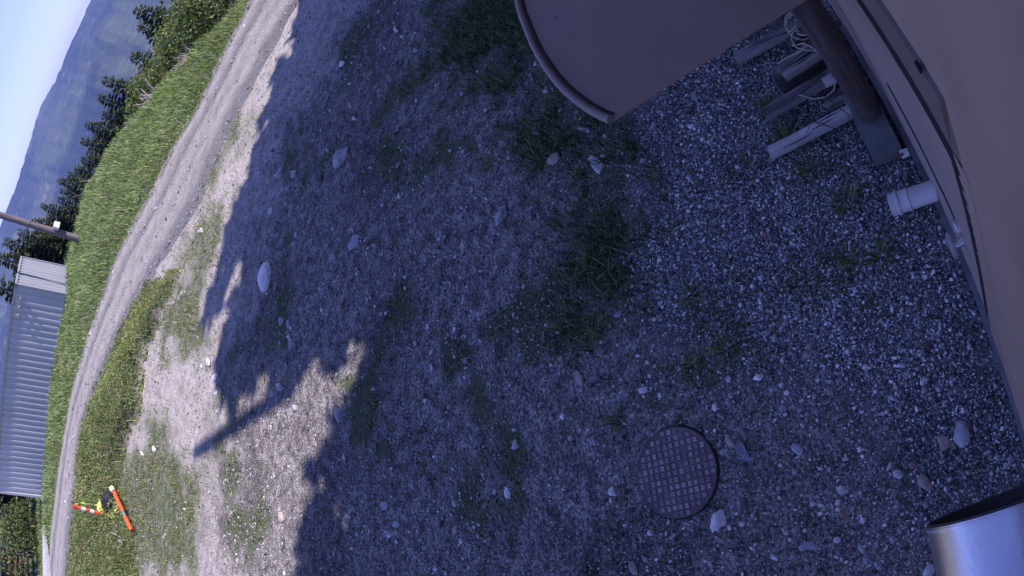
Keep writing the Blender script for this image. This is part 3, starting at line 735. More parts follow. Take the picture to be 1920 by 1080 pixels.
def strip_sheet(name, left, right, mat, lift, nacross=14, step=0.35, wobble=0.25, edge=0.05):
    """a gravel lane between two edge lines, edges dipping just under the ground"""
    def resample(line, n):
        L = np.array(line); s = np.concatenate([[0], np.cumsum(np.hypot(*np.diff(L, axis=0).T))])
        t = np.linspace(0, s[-1], n)
        xy = np.stack([np.interp(t, s, L[:, 0]), np.interp(t, s, L[:, 1])], 1)
        for _ in range(3): xy[1:-1] = (xy[:-2] + 2 * xy[1:-1] + xy[2:]) / 4
        return xy
    n = int(np.hypot(*np.diff(np.array(left), axis=0).T).sum() / step) + 2
    A, B = resample(left, n), resample(right, n)
    u = np.linspace(-0.06, 1.06, nacross)
    P = A[:, None] * (1 - u)[None, :, None] + B[:, None] * u[None, :, None]
    w = (vnoise(P[..., 0] * 2.1, P[..., 1] * 2.1, 88) - 0.5) * wobble
    d = (B - A); d = d / np.linalg.norm(d, axis=1, keepdims=True)
    P = P + d[:, None] * (w * np.where(np.abs(u - .5) > .4, 1, 0.2))[..., None]
    z = height(P[..., 0], P[..., 1], False)
    prof = lift - edge * smooth(0.40, 0.54, np.abs(u - 0.5))
    rut = -0.025 * (np.exp(-((u - .33) / .07) ** 2) + np.exp(-((u - .66) / .07) ** 2))
    z = z + prof[None] + rut[None] + (fbm(P[..., 0] * 2.5, P[..., 1] * 2.5, 77, 3) - .5) * 0.03
    V = np.concatenate([P, z[..., None]], -1).reshape(-1, 3)
    i, j = np.meshgrid(np.arange(n - 1), np.arange(nacross - 1), indexing='ij'); a = i * nacross + j
    Q = np.stack([a, a + 1, a + nacross + 1, a + nacross], -1).reshape(-1, 4)
    o = obj(name, np_mesh(name, V, None, Q, mat, True, dict(across=np.tile(np.clip(u, 0, 1), n))))
    return set_props(o, kind='structure')

strip_sheet('gravel_road', ROAD_FAR, ROAD_NEAR, M_ROAD, 0.05, 22)
strip_sheet('side_track', TRACK_L, TRACK_R + [(-3.0, 27.5)], M_TRACK, 0.09, 8, 0.4, 0.3)

# ------------------------------------------------------------------ the mountain across the valley (far terrain all round)
az_m = np.concatenate([np.arange(-180, 0, 6.0), np.arange(0, 62, 0.22), np.arange(62, 180.01, 6.0)])
rr_m = np.concatenate([np.geomspace(56, 900, 16), np.linspace(1000, 4200, 150), np.linspace(4300, 7000, 8)])
A, R = np.meshgrid(az_m, rr_m)
X, Y = R * np.sin(np.radians(A)), R * np.cos(np.radians(A))
sky_az = [-180, -20, 0, 12, 20, 26, 28.3, 31, 33.3, 35.8, 38.3, 39.6, 40.7, 43, 46.2, 50, 56, 66, 90, 180]
sky_el = [0.6, 1.5, 3.6, 3.8, 3.2, 2.65, 2.35, 2.0, 1.86, 1.88, 1.92, 1.62, 1.42, 1.30, 1.16, 0.9, 0.7, 0.5, 0.4, 0.6]
el = np.interp(A, sky_az, sky_el)
el = el + (vnoise(A * 1.7, A * 0, 3) - .5) * 0.12 + (vnoise(A * 6, A * 0, 4) - .5) * 0.06
R_TOP = 4000.0
z_top = R_TOP * np.tan(np.radians(el)) + CAM_H
hx, hy = 58 * np.sin(np.radians(A)), 58 * np.cos(np.radians(A))
z0 = height(hx, hy, False) - 2.0
t1 = np.clip((R - 56) / (1300 - 56), 0, 1)
z_valley = z0 + (-470 - z0) * (1 - (1 - t1) ** 1.6)
t2 = np.clip((R - 1300) / (R_TOP - 1300), 0, 1)
spurs = (fbm(X / 700, Y / 700, 12, 5) - .5) * 330 + (fbm(A / 4.0, R / 2600, 19, 4) - .5) * 420
Zm = np.where(R < 1300, z_valley, -470 + (z_top + 470) * (0.25 * t2 + 0.75 * t2 ** 1.25) + spurs * 4 * t2 * (1 - t2) * 0.55)
Zm = np.where(R > R_TOP, z_top - (R - R_TOP) * 0.35, Zm)
lim = CAM_H + R * np.tan(np.radians(el))                       # no spur rises above the skyline
Zm = np.minimum(Zm, np.where(R > 1000, lim - (R_TOP - np.minimum(R, R_TOP)) * 0.01, Zm))
nr, na = A.shape
i, j = np.meshgrid(np.arange(nr - 1), np.arange(na - 1), indexing='ij'); a = i * na + j
mount = obj('mountain', np_mesh('mountain', np.stack([X, Y, Zm], -1).reshape(-1, 3), None, np.stack([a, a + na, a + na + 1, a + 1], -1).reshape(-1, 4), M_MOUNT, True))
set_props(mount, kind='structure')

# ------------------------------------------------------------------ haze: the air over the valley
hz = MB(); hz.box(-7600, 7600, -7600, 7600, float(Zm.min()) - 1.0, max(float(Zm.max()), 30.0) + 12.0)
mh, nt, out = new_mat('haze')
pv = nt.nodes.new('ShaderNodeVolumePrincipled')
pv.inputs['Color'].default_value = (0.33, 0.44, 1.0, 1)
pv.inputs['Density'].default_value = 0.000115
pv.inputs['Anisotropy'].default_value = 0.0
nt.links.new(pv.outputs[0], out.inputs['Volume'])
haze = set_props(hz.build('haze', mh), kind='stuff')

# ------------------------------------------------------------------ the shed
WALL_Y = -0.08
shed = empty('equipment_shed', (0, WALL_Y, 0))
set_props(shed, 'tan metal clad shed wall with a recessed door and jagged siding edge', 'shed')
def shed_part(mb, name, mat, smooth_shade=False, parent=None):
    o = mb.build(name, mat, parent or shed, smooth_shade)
    if parent is None: o.location = (0, -WALL_Y, 0)
    return o
DX0, DX1, DHEAD = 0.50, 2.46, 2.655
siding = MB()
siding.box(-6.5, 0.40, -0.12, -0.083, 0.02, 4.6)
siding.box(0.40, 7.5, -0.12, -0.083, DHEAD, 4.6)
siding.box(2.72, 7.5, -0.12, -0.098, 0.0, DHEAD)
# the corrugated end of the siding sheet along the door: small uneven teeth
zz = np.linspace(0.02, DHEAD - 0.03, 60)
ex = 0.462 + 0.135 * np.clip((2.60 - zz) / 2.5, 0, 1) ** 1.15 + 0.016 * np.sin(zz * 2 * PI / 0.082) * (0.5 + vnoise(zz * 5, zz * 0, 8)) - 0.03
V = [(0.38, -0.0825, z) for z in zz] + [(x, -0.0815, z) for x, z in zip(ex, zz)] + [(x, -0.100, z) for x, z in zip(ex, zz)]
n = len(zz)
siding.add(V, None, [(k, n + k, n + k + 1, k + 1) for k in range(n - 1)] + [(n + k, 2 * n + k, 2 * n + k + 1, n + k + 1) for k in range(n - 1)])
shed_part(siding, 'siding', M_SIDING)
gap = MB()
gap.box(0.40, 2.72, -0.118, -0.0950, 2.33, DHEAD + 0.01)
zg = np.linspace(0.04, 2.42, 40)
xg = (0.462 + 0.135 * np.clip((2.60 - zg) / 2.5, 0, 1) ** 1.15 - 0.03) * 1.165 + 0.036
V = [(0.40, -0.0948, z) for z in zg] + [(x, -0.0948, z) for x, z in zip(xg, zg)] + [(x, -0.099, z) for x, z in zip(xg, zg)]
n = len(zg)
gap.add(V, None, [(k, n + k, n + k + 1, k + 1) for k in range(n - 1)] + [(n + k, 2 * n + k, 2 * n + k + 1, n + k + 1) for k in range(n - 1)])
shed_part(gap, 'door_gap_shade', M_DARK)  # dark strip standing in for the shadow under the flashing and siding edge
door = MB(); door.box(0.50, 2.425, -0.15, -0.097, 0.03, 2.61)
door_o = shed_part(door, 'door', M_DOOR)
jamb = MB(); jamb.box(2.465, 2.72, -0.15, -0.094, 0.0, 2.62); shed_part(jamb, 'door_jamb', M_DOOR)
seam = MB(); seam.box(2.425, 2.455, -0.15, -0.0952, 0.0, 2.40); shed_part(seam, 'door_seam', M_DARK)
head = MB()
head.hexa([(0.395, -0.083, DHEAD - 0.012), (7.2, -0.083, DHEAD - 0.012), (7.2, -0.0805, DHEAD - 0.012), (0.43, -0.0805, DHEAD - 0.012)],
          [(0.385, -0.083, 2.885), (7.2, -0.083, 2.885), (7.2, -0.0755, 2.885), (0.385, -0.0755, 2.885)])
shed_part(head, 'head_flashing', M_TRIM)
for x, z in ((0.43, 2.88), (0.80, 2.87), (1.4, 2.87)):
    sc = MB(); sc.box(x, x + 0.012, -0.078, -0.073, z, z + 0.014); shed_part(sc, 'screw', M_DARK)
sill = MB(); sill.box(0.62, 2.75, -0.14, -0.062, -0.06, 0.03); shed_part(sill, 'door_sill', M_FLASH)
for z0, z1, y in ((0.0, 0.035, -0.060), (0.055, 0.085, -0.066), (0.10, 0.13, -0.071)):
    fl = MB(); fl.box(-6.5, 0.66 - z0 * 1.2, -0.10, y, z0, z1); shed_part(fl, 'base_flashing', M_FLASH)
fd = MB(); fd.box(-6.5, 7.5, -3.2, -0.12, -0.3, 0.02); shed_part(fd, 'foundation', M_CONC)
side = MB(); side.box(-6.5, -6.4, -3.2, -0.12, 0, 4.6); side.box(7.4, 7.5, -3.2, -0.12, 0, 4.6); side.box(-6.4, 7.4, -3.2, -3.1, 0, 4.6); shed_part(side, 'rear_wall', M_SIDING)
rf = MB(); rf.hexa([(-6.9, -3.6, 4.45), (7.9, -3.6, 4.45), (7.9, 0.12, 4.60), (-6.9, 0.12, 4.60)], [(-6.9, -3.6, 4.57), (7.9, -3.6, 4.57), (7.9, 0.12, 4.72), (-6.9, 0.12, 4.72)]); shed_part(rf, 'roof', M_ROOFING)
# door furniture
kn = MB(); kn.lathe([(0.0, 0.0), (0.0, 0.040), (0.006, 0.042), (0.010, 0.026), (0.012, 0.020), (0.042, 0.020), (0.046, 0.040), (0.052, 0.054), (0.062, 0.056), (0.070, 0.046), (0.073, 0.0)], (0.80, -0.097, 0.985), (0, 1, 0), 28)
kn_o = kn.build('knob', M_CHROME, door_o, True)
dl = MB(); dl.lathe([(0.0, 0.0), (0.0, 0.034), (0.014, 0.034), (0.022, 0.027), (0.028, 0.0)], (0.838, -0.097, 1.06), (0, 1, 0), 24)
dl_o = dl.build('deadbolt', M_CHROME, door_o, True)
cb = MB(); cb.tube([(1.44, -0.0955, 1.255), (1.33, -0.0945, 1.21), (1.16, -0.0945, 1.18), (1.03, -0.0945, 1.10), (0.93, -0.0945, 1.13), (0.86, -0.0945, 1.07)], 0.0055, 6); cb.build('contact_wire', M_CABLE, door_o)

# ------------------------------------------------------------------ canopy over the door: a sheet with a bowed front and rolled lip
CZ, CD = 2.5, 1.1
bow = [(0.870, 0.508), (0.890, 0.525), (0.930, 0.552), (0.981, 0.580), (1.032, 0.604), (1.084, 0.623), (1.140, 0.639), (1.195, 0.652), (1.250, 0.661), (1.304, 0.667), (1.381, 0.675)]
bow = [(x * CD, y * CD) for x, y in bow]
bow = bow + [(2 * 1.58 - x, y) for x, y in bow[::-1]]
canopy = empty('metal_canopy', (1.58, -0.07, CZ))
set_props(canopy, 'brown sheet metal door canopy with a bowed front edge and rolled lip', 'canopy')
sh = MB(); sh.prism([(bow[0][0], -0.068)] + bow + [(bow[-1][0], -0.068)][::1], CZ - 0.006, CZ)
so = sh.build('sheet', M_CANOPY, canopy); so.location = (-1.58, 0.07, -CZ)
lipm, groove = MB(), MB()
nb = len(bow)
nrm = []
for k in range(nb):
    a_, b2 = np.array(bow[max(k - 1, 0)]), np.array(bow[min(k + 1, nb - 1)])
    t_ = (b2 - a_) / np.linalg.norm(b2 - a_); nrm.append(np.array([-t_[1], t_[0]]))
BW = [np.array(p) for p in bow]
lipm.tube([(*(BW[k] - nrm[k] * 0.004), CZ + 0.004) for k in range(nb)], 0.0115, 10)
groove.tube([(*(BW[k] - nrm[k] * 0.0205), CZ + 0.0005) for k in range(nb)], 0.0035, 6)
lo = lipm.build('rolled_lip', M_LIP, canopy, True); lo.location = (-1.58, 0.07, -CZ)
gr = groove.build('lip_groove', M_DARK, canopy); gr.location = (-1.58, 0.07, -CZ)
for x in (1.25, 1.9):
    br = MB(); br.beam((x, -0.068, 2.25), (x, 0.42, 2.485), 0.02, 0.008); bo = br.build('bracket', M_TRIM, canopy); bo.location = (-1.58, 0.07, -CZ)

# ------------------------------------------------------------------ silver duct end just under the camera
duct = empty('silver_duct', (-0.8, 0.005, 3.0))
set_props(duct, 'shiny galvanised round duct along the wall with a dark open end', 'duct')
DR = 0.086
dm = MB(); dm.lathe([(0, DR), (0.9, DR), (0.9, DR - 0.002), (1.6, DR - 0.002)], (-0.045, 0.005, 3.0), (-1, 0, 0), 72)
db = dm.build('sleeve', M_DUCT, duct, True)
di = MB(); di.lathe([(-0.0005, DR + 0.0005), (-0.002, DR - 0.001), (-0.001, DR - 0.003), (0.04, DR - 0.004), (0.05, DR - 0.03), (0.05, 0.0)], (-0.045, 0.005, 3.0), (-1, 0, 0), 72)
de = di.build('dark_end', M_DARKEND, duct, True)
rim = MB(); rim.lathe([(0.0015, DR + 0.0012), (0.0045, DR + 0.0012), (0.0045, DR)], (-0.045, 0.005, 3.0), (-1, 0, 0), 72)
dr = rim.build('bright_rim', M_CHROME, duct, True)
st = MB(); st.box(-0.75, -0.71, -0.083, 0.005, 2.985, 3.015); ds = st.build('wall_strap', M_TRIM, duct)
for o in (db, de, dr, ds): o.location = (0.8, -0.005, -3.0)

# ------------------------------------------------------------------ post, pad, pipe and cap beside the door
post = MB(); post.tube([(2.045, 0.045, 0.075), (2.045, 0.045, 0.09), (2.043, 0.043, 1.2), (2.035, 0.04, 2.49)], [0.070, 0.077, 0.0765, 0.0745], 20)
set_props(post.build('log_post', M_POST, None, True), 'dark round log post standing on a grey concrete pad', 'post')
pad = MB(); pad.hexa([(1.712, -0.035, -0.05), (2.30, -0.045, -0.05), (2.30, 0.165, -0.05), (1.745, 0.168, -0.05)], [(1.718, -0.028, 0.075), (2.30, -0.038, 0.075), (2.30, 0.158, 0.075), (1.750, 0.160, 0.075)])
set_props(pad.build('concrete_pad', M_CONC), 'grey green concrete pad under the log post', 'pad')
pv_e = empty('white_pipe', (1.42, 0.0, 0.1)); set_props(pv_e, 'short white plastic pipe stub poking out below the door', 'pipe')
pr = 0.062
pm = MB(); pm.lathe([(0.0, pr), (0.16, pr)], (1.405, -0.10, 0.085), (0.14, 1, 0), 28); o1 = pm.build('pipe', M_PVC, pv_e, True)
pm = MB(); pm.lathe([(0.16, pr), (0.165, pr + 0.006), (0.175, pr + 0.006), (0.18, pr + 0.003), (0.225, pr + 0.003), (0.228, pr + 0.011), (0.240, pr + 0.011), (0.243, pr + 0.004), (0.283, pr + 0.004), (0.285, pr - 0.003), (0.25, pr - 0.004), (0.25, 0)], (1.405, -0.10, 0.085), (0.14, 1, 0), 28); o2 = pm.build('socket', M_PVC, pv_e, True)
for o in (o1, o2): o.location = (-1.42, 0, -0.1)
cp = empty('pipe_fitting', (1.67, -0.03, 0.12)); set_props(cp, 'small white fitting with a red tag beside the concrete pad', 'pipe fitting')
c1 = MB(); c1.lathe([(0, 0.026), (0.045, 0.026), (0.05, 0.022), (0.05, 0.0)], (1.672, -0.055, 0.12), (0.1, 1, 0), 18); a1 = c1.build('collar', M_PVC, cp, True)
c2 = MB(); c2.box(1.655, 1.672, -0.02, 0.0, 0.142, 0.152); a2 = c2.build('tag', M_RED, cp)
for o in (a1, a2): o.location = (-1.67, 0.03, -0.12)

# ------------------------------------------------------------------ old timbers and twine piled beyond the post
def plank(p, q, w, h, mat, label, seed, jit=0.003):
    m = MB(); m.beam(p, q, w, h, (0, 0, 1), jit, seed)
    o = set_props(m.build('timber', mat), label, 'timber', 'old timbers piled beyond the post')
    g = random.Random(seed + 50); P, Q = Vector(p), Vector(q); up = Vector((0, 0, h / 2 + jit))
    for _ in range(3):                                          # drying cracks along the grain
        t0 = g.uniform(0, .55); t1 = t0 + g.uniform(.2, .42); off = g.uniform(-.32, .32) * w
        c = MB(); side_ = Vector((off, 0, 0)); c.tube([P.lerp(Q, t0) + up + side_, P.lerp(Q, (t0 + t1) / 2) + up + side_ * 1.15, P.lerp(Q, t1) + up + side_ * .95], [.0012, .0042, .001], 4); c.build('crack', M_DARK, o)
    return o
plank((2.125, 0.745, 0.075), (2.12, 0.05, 0.06), 0.092, 0.026, M_WOODP, 'bleached pale timber nearest the concrete pad', 1)
plank((2.383, 0.662, 0.10), (2.392, -0.02, 0.11), 0.10, 0.032, M_WOOD, 'long grey beam second from the concrete pad', 2, 0.005)
plank((2.325, 0.215, 0.165), (2.33, 0.05, 0.16), 0.058, 0.04, M_WOODP, 'short pale block lying on the long grey beam', 3)
plank((2.262, 0.285, 0.05), (2.25, 0.04, 0.05), 0.085, 0.06, M_WOOD, 'split stub of timber between the bleached timber and grey beam', 4, 0.008)
plank((2.545, 0.50, 0.075), (2.60, 0.0, 0.075), 0.15, 0.14, M_WOODD, 'thick dark beam under the stacked boards', 5)
plank((2.500, 0.425, 0.19), (2.535, -0.02, 0.19), 0.045, 0.07, M_WOOD, 'grey board edge nearest the post in the stacked pair', 6)
plank((2.555, 0.445, 0.19), (2.60, -0.02, 0.19), 0.050, 0.07, M_WOOD, 'grey board behind its twin on the dark beam', 7)
plank((2.925, 0.69, 0.075), (2.87, 0.05, 0.085), 0.10, 0.028, M_WOOD, 'weathered plank furthest from the pad near the canopy', 8)
plank((2.73, 0.30, 0.16), (2.80, -0.03, 0.2), 0.085, 0.05, M_WOODD, 'dark broken board leaning on the stacked pair', 9)
for k_, (pts_, lab_) in enumerate((([(2.30, .48, .07), (2.17, .40, .105), (2.06, .30, .10), (1.98, .26, .04)], 'thin dark twig lying across the bleached timber'),
                               ([(2.34, .28, .08), (2.20, .22, .11), (2.08, .17, .10), (1.95, .20, .04)], 'dark forked twig across the inner end of the bleached timber'),
                               ([(2.02, .62, .03), (1.90, .50, .05), (1.84, .36, .04), (1.72, .30, .03)], 'long dark twig on the gravel beside the concrete pad'))):
    m = MB(); m.tube(pts_, [.005, .0045, .0035, .002], 5); m.tube([pts_[1], tuple(Vector(pts_[1]) + Vector((-.10, .09, .02)))], [.003, .0015], 5)
    set_props(m.build('twig', M_BARK), lab_, 'twig')
rg = random.Random(4)
def curl(c, r, turns, tilt, seed):
    g = random.Random(seed); n = int(26 * turns); P = []
    for k in range(n):
        t = k / (n - 1) * turns * 2 * PI
        rr = r * (1 + 0.25 * math.sin(t * 0.6 + seed))
        P.append((c[0] + rr * math.cos(t + seed) * 1.0, c[1] + rr * math.sin(t + seed) * 0.8 + 0.02 * k / n, c[2] + tilt * math.sin(t + 1) * r))
    return P
tw = MB()
for k, (c, r, t) in enumerate((((2.72, 0.16, 0.30), 0.085, 1.2), ((2.66, 0.13, 0.31), 0.07, 0.9), ((2.78, 0.19, 0.29), 0.06, 1.0), ((2.62, 0.2, 0.30), 0.05, 0.7))):
    tw.tube(curl(c, r, t, 0.5, k * 1.9), 0.0055, 6)
tw.tube([(2.62, 0.27, 0.27), (2.57, 0.20, 0.3), (2.52, 0.16, 0.28), (2.45, 0.12, 0.22), (2.40, 0.09, 0.17)], 0.0055, 6)
tw.tube([(2.58, 0.42, 0.24), (2.57, 0.33, 0.26), (2.55, 0.22, 0.27), (2.50, 0.12, 0.22), (2.45, 0.03, 0.2)], 0.0055, 6)
tw.tube([(2.36, 0.40, 0.15), (2.31, 0.33, 0.10), (2.28, 0.25, 0.09), (2.29, 0.18, 0.10), (2.33, 0.12, 0.17)], 0.0055, 6)
set_props(tw.build('twine', M_TWINE), 'tangle of stiff cream twine draped over the stacked boards', 'twine')

# ------------------------------------------------------------------ manhole cover
man = empty('manhole_cover', (0.437, 1.985, 0.0), math.radians(-2))
set_props(man, 'round rusty iron manhole cover with rows of square studs', 'manhole cover')
man.location.z = 0.005
MR = 0.292
mm = MB(); mm.lathe([(-0.06, MR), (0.016, MR), (0.020, MR - 0.004), (0.020, MR - 0.012), (0.017, MR - 0.016), (0.017, 0.0)], (0, 0, 0), (0, 0, 1), 72)
mm.build('lid', M_IRON, man)
sm = MB(); sm.hexa([(-.0155, -.0155, .016), (.0155, -.0155, .016), (.0155, .0155, .016), (-.0155, .0155, .016)], [(-.0135, -.0135, .0235), (.0135, -.0135, .0235), (.0135, .0135, .0235), (-.0135, .0135, .0235)])
smesh = sm.mesh('stud', M_STUD)
pit = 0.0440
for ix in range(-6, 7):
    for iy in range(-6, 7):
        if math.hypot(ix * pit, iy * pit) < MR - 0.024:
            s_ = obj('stud', smesh, man, (ix * pit, iy * pit, 0))
            s_.rotation_euler = (0, 0, rg.uniform(-0.05, 0.05)); s_.scale = (rg.uniform(.85, 1.05), rg.uniform(.85, 1.05), rg.uniform(.8, 1.05))
rgm = MB(); rgm.lathe([(-0.05, MR + 0.004), (0.004, MR + 0.004), (0.004, MR + 0.010), (-0.05, MR + 0.016)], (0, 0, 0), (0, 0, 1), 60)
rgm.build('frame', M_DARK, man)

# ------------------------------------------------------------------ loose stones
TONES = dict(w=(0.72, 0.70, 0.67), p=(0.60, 0.585, 0.57), b=(0.34, 0.34, 0.36), t=(0.36, 0.30, 0.25), r=(0.34, 0.19, 0.16), d=(0.11, 0.09, 0.08))
def stone_mesh(L, W, H_, tone, seed):
    g = np.random.default_rng(seed)
    V = ICO2[0].copy()
    off = g.uniform(0, 50, 3)
    nz = (vnoise(V[:, 0] * 1.4 + off[0] + V[:, 2], V[:, 1] * 1.4 + off[1] - V[:, 2], seed) - .5) * 0.6 + (vnoise(V[:, 0] * 3.5 + off[1] + V[:, 2] * 2, V[:, 1] * 3.5 + off[2], seed + 1) - .5) * 0.22
    V = V * (1 + nz)[:, None]
    for _ in range(3):                                          # chipped flats
        d = g.normal(0, 1, 3); d /= np.linalg.norm(d); lim = g.uniform(0.62, 0.85)
        k = V @ d; V = V - np.outer(np.maximum(k - lim, 0), d)
    V = V * np.array([L, W, H_]) * 0.5
    c = np.tile(np.array(TONES[tone]) * g.uniform(0.85, 1.12), (len(V), 1))
    c = c * (0.86 + 0.28 * vnoise(V[:, 0] / L * 5 + off[0], V[:, 1] / W * 5 + off[1], seed))[:, None]
    me = np_mesh('stone', V, ICO2[1], None, M_STONE, True, vcol=c)
    me.set_sharp_from_angle(angle=math.radians(32))
    return me
def place_stone(x, y, L, W, turn, tone, label, group=None, seed=0):
    r = math.hypot(x, y)
    k = 1.0 if r < 4 else max(0.62, 1 - (r - 4) * 0.045)        # far ones show their height, not their depth
    L, W = L * k, W * k
    H_ = W * 0.55
    o = obj('stone', stone_mesh(L, W, H_, tone, seed), None, (x, y, float(height(x, y)) + H_ * 0.16), (0, 0, math.radians(turn)))
    return set_props(o, label, 'stone', group)
for k, s in enumerate(STONES):
    place_stone(*s, seed=100 + k)
LANDMARKS = [(501, 521, 'large white oblong boulder'), (641, 298, 'long grey slab stone'), (524, 325, 'narrow tilted grey stone'), (942, 403, 'flat blue grey slab'), (635, 776, 'thin upright grey shard'),
    (1120, 311, 'pale triangular shard'), (1041, 300, 'beige broken stone'), (1209, 730, 'rounded pale stone'), (1088, 709, 'pinkish angular shard'), (1347, 978, 'big flat pale slab'), (1149, 920, 'pale angular stone'),
    (1189, 1064, 'tan oblong cobble'), (1496, 843, 'round blue grey cobble'), (1515, 658, 'two touching tan cobbles'), (1734, 730, 'grey wedge stone'), (1804, 817, 'largest blue grey boulder'), (1578, 917, 'triangular pale grey cobble'),
    (1512, 1025, 'grey oblong cobble'), (856, 993, 'round tan pebble'), (953, 925, 'chalky white chip'), (524, 726, 'bluish round stone'), (644, 122, 'white triangular chip'), (404, 708, 'largest sunlit white stone'), (288, 842, 'bright white stone by the verge'),
    (665, 455, 'faint half buried stone'), (720, 948, 'bluish stone by the dark weed'), (1300, 400, 'gravel'), (940, 60, 'canopy lip')]
def to_photo(P):
    """where a point falls in the 1920 x 1080 photograph (for the wording of labels only)"""
    d = Vector(P) - Vector((0, 0, CAM_H)); d.normalize()
    c = [sum(R3[i][j] * d[i] for i in range(3)) for j in range(3)]
    th = math.acos(max(-1, min(1, -c[2]))); q = math.hypot(c[0], c[1])
    return 960 + c[0] / q * th * 1200, 540 - c[1] / q * th * 1200
used = {}
for k, s in enumerate(SMALL_STONES):
    tone = {'p': 'pale', 'b': 'blue grey', 't': 'tan', 'd': 'dark brown', 'w': 'white', 'r': 'reddish'}[s[5]]
    u, v = to_photo((s[0], s[1], float(height(s[0], s[1]))))
    opts = []
    for lx, ly, nm_ in LANDMARKS:
        dx, dy = u - lx, v - ly; D = math.hypot(dx, dy)
        side = ('right of' if dx > 0 else 'left of') if abs(dx) > 1.6 * abs(dy) else ('below' if dy > 0 else 'above') if abs(dy) > 1.6 * abs(dx) else ('below and right of' if dx > 0 and dy > 0 else 'above and right of' if dx > 0 else 'below and left of' if dy > 0 else 'above and left of')
        far = 'just' if D < 60 else 'a little way' if D < 140 else 'well'
        opts.append((D, f'{"slim" if s[3] < s[2] * .5 else "small"} {tone} stone {far} {side} the {nm_}'))
    opts.sort()
    lab = next((o_[1] for o_ in opts[:6] if o_[1] not in used), opts[0][1])
    used[lab] = 1
    place_stone(*s, lab, 'small loose stones on the yard', 400 + k)

# crushed gravel along the wall and grit over the yard: uncountable
def sample_polar(n, az0, az1, r0, r1):
    az = np.radians(rng.uniform(az0, az1, n)); r = np.exp(rng.uniform(math.log(r0), math.log(r1), n))
    return r * np.sin(az), r * np.cos(az), r
def on_cover(x, y): return np.hypot(x - .437, y - 1.985) < 0.30
def blocked(x, y): return on_cover(x, y) | ((x > 1.70) & (x < 2.32) & (y < 0.18)) | (y < -0.05)
x = rng.uniform(-1.2, 3.6, 90000); y = rng.uniform(-0.06, 2.3, 90000)
g_ = inside_dist(x, y, GRAVEL_BED) + (fbm(x * 2.2, y * 2.2, 41, 4) - .5) * 0.55 + (fbm(x * 7, y * 7, 48, 3) - .5) * 0.5
keep = (rng.random(len(x)) < smooth(-0.25, 0.15, g_) * (0.2 + 0.55 * smooth(.36, .55, fbm(x * 1.7, y * 1.7, 49, 4))) + 0.03) & ~blocked(x, y)
x, y = x[keep], y[keep]
sz = np.clip(rng.lognormal(math.log(0.0125), 0.36, len(x)), 0.006, 0.034)
V, F, C = scatter_stones(np.stack([x, y, height(x, y) + sz * 0.12], 1), sz, tints(len(x), [(.12, .12, .125), (.21, .21, .215), (.32, .32, .325), (.48, .48, .49), (.17, .16, .155), (.78, .78, .78)], 0.25))
set_props(obj('gravel', np_mesh('gravel', V, F, None, M_STONE, False, vcol=C)), 'loose grey crushed gravel along the foot of the tan wall', kind='stuff')

x, y, r = sample_polar(120000, -40, 75, 0.7, 9.5)
dens = 0.35 + 0.9 * smooth(0.45, 0.65, fbm(x * 1.3, y * 1.3, 92, 4))
keep = (rng.random(len(x)) < dens) & ~blocked(x, y) & (y > -0.04)
x, y, r = x[keep], y[keep], r[keep]
sz = np.clip(rng.lognormal(math.log(0.0088), 0.55, len(x)) * (0.6 + r * 0.15), 0.005, 0.085)
V, F, C = scatter_stones(np.stack([x, y, height(x, y) + sz * 0.1], 1), sz, tints(len(x), [(.18, .16, .155), (.28, .27, .265), (.28, .28, .30), (.09, .08, .078), (.42, .40, .40), (.62, .60, .59)], 0.22))
set_props(obj('grit', np_mesh('grit', V, F, None, M_STONE, False, vcol=C)), 'grit and pebbles strewn over the dirt yard', kind='stuff')

x, y, r = sample_polar(26000, -8, 62, 7.5, 23)
rd = inside_dist(x, y, ROAD)
keep = (rng.random(len(x)) < np.where(rd > 0, 0.35 + 0.6 * smooth(0.9, 0.1, rd), 0.5)) & (inside_dist(x, y, STRIP) < 0.1) & ((rd > 0) | (inside_dist(x, y, ROAD_NEAR + [(-20, 20), (-20, -20), (10, -20)]) > 0))
x, y, r, rd = x[keep], y[keep], r[keep], rd[keep]
sz = np.clip(rng.lognormal(math.log(0.028), 0.45, len(x)) * r / 12, 0.012, 0.12)
V, F, C = scatter_stones(np.stack([x, y, height(x, y, False) + np.where(rd > 0, 0.035, 0) + sz * 0.05], 1), sz, tints(len(x), [(.22, .20, .19), (.30, .28, .27), (.17, .16, .16), (.42, .40, .38)], 0.2))
set_props(obj('road_stones', np_mesh('road_stones', V, F, None, M_STONE, False, vcol=C)), 'loose road stones and chippings on the sunlit gravel', kind='stuff')
# ------------------------------------------------------------------ grass and weeds
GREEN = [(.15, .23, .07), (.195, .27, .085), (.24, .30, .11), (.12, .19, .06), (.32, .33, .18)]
OLIVE = [(.19, .25, .08), (.26, .30, .115), (.33, .33, .165), (.11, .16, .055), (.38, .30, .19)]
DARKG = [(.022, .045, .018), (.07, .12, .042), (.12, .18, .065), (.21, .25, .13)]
STRAW = [(.22, .19, .13), (.30, .27, .20)]
def blade_obj(name, x, y, L, W, lean, tint, curl, label, dz=None, az=None):
    n = len(x)
    P = np.stack([x, y, height(x, y) - 0.01 if dz is None else dz], 1)
    V, T, C = blades(P, L, W, rng.uniform(0, 2 * PI, n) if az is None else az, lean, tint, curl)
    return set_props(obj(name, np_mesh(name, V, T, None, M_LEAF, False, vcol=C)), label, kind='stuff')

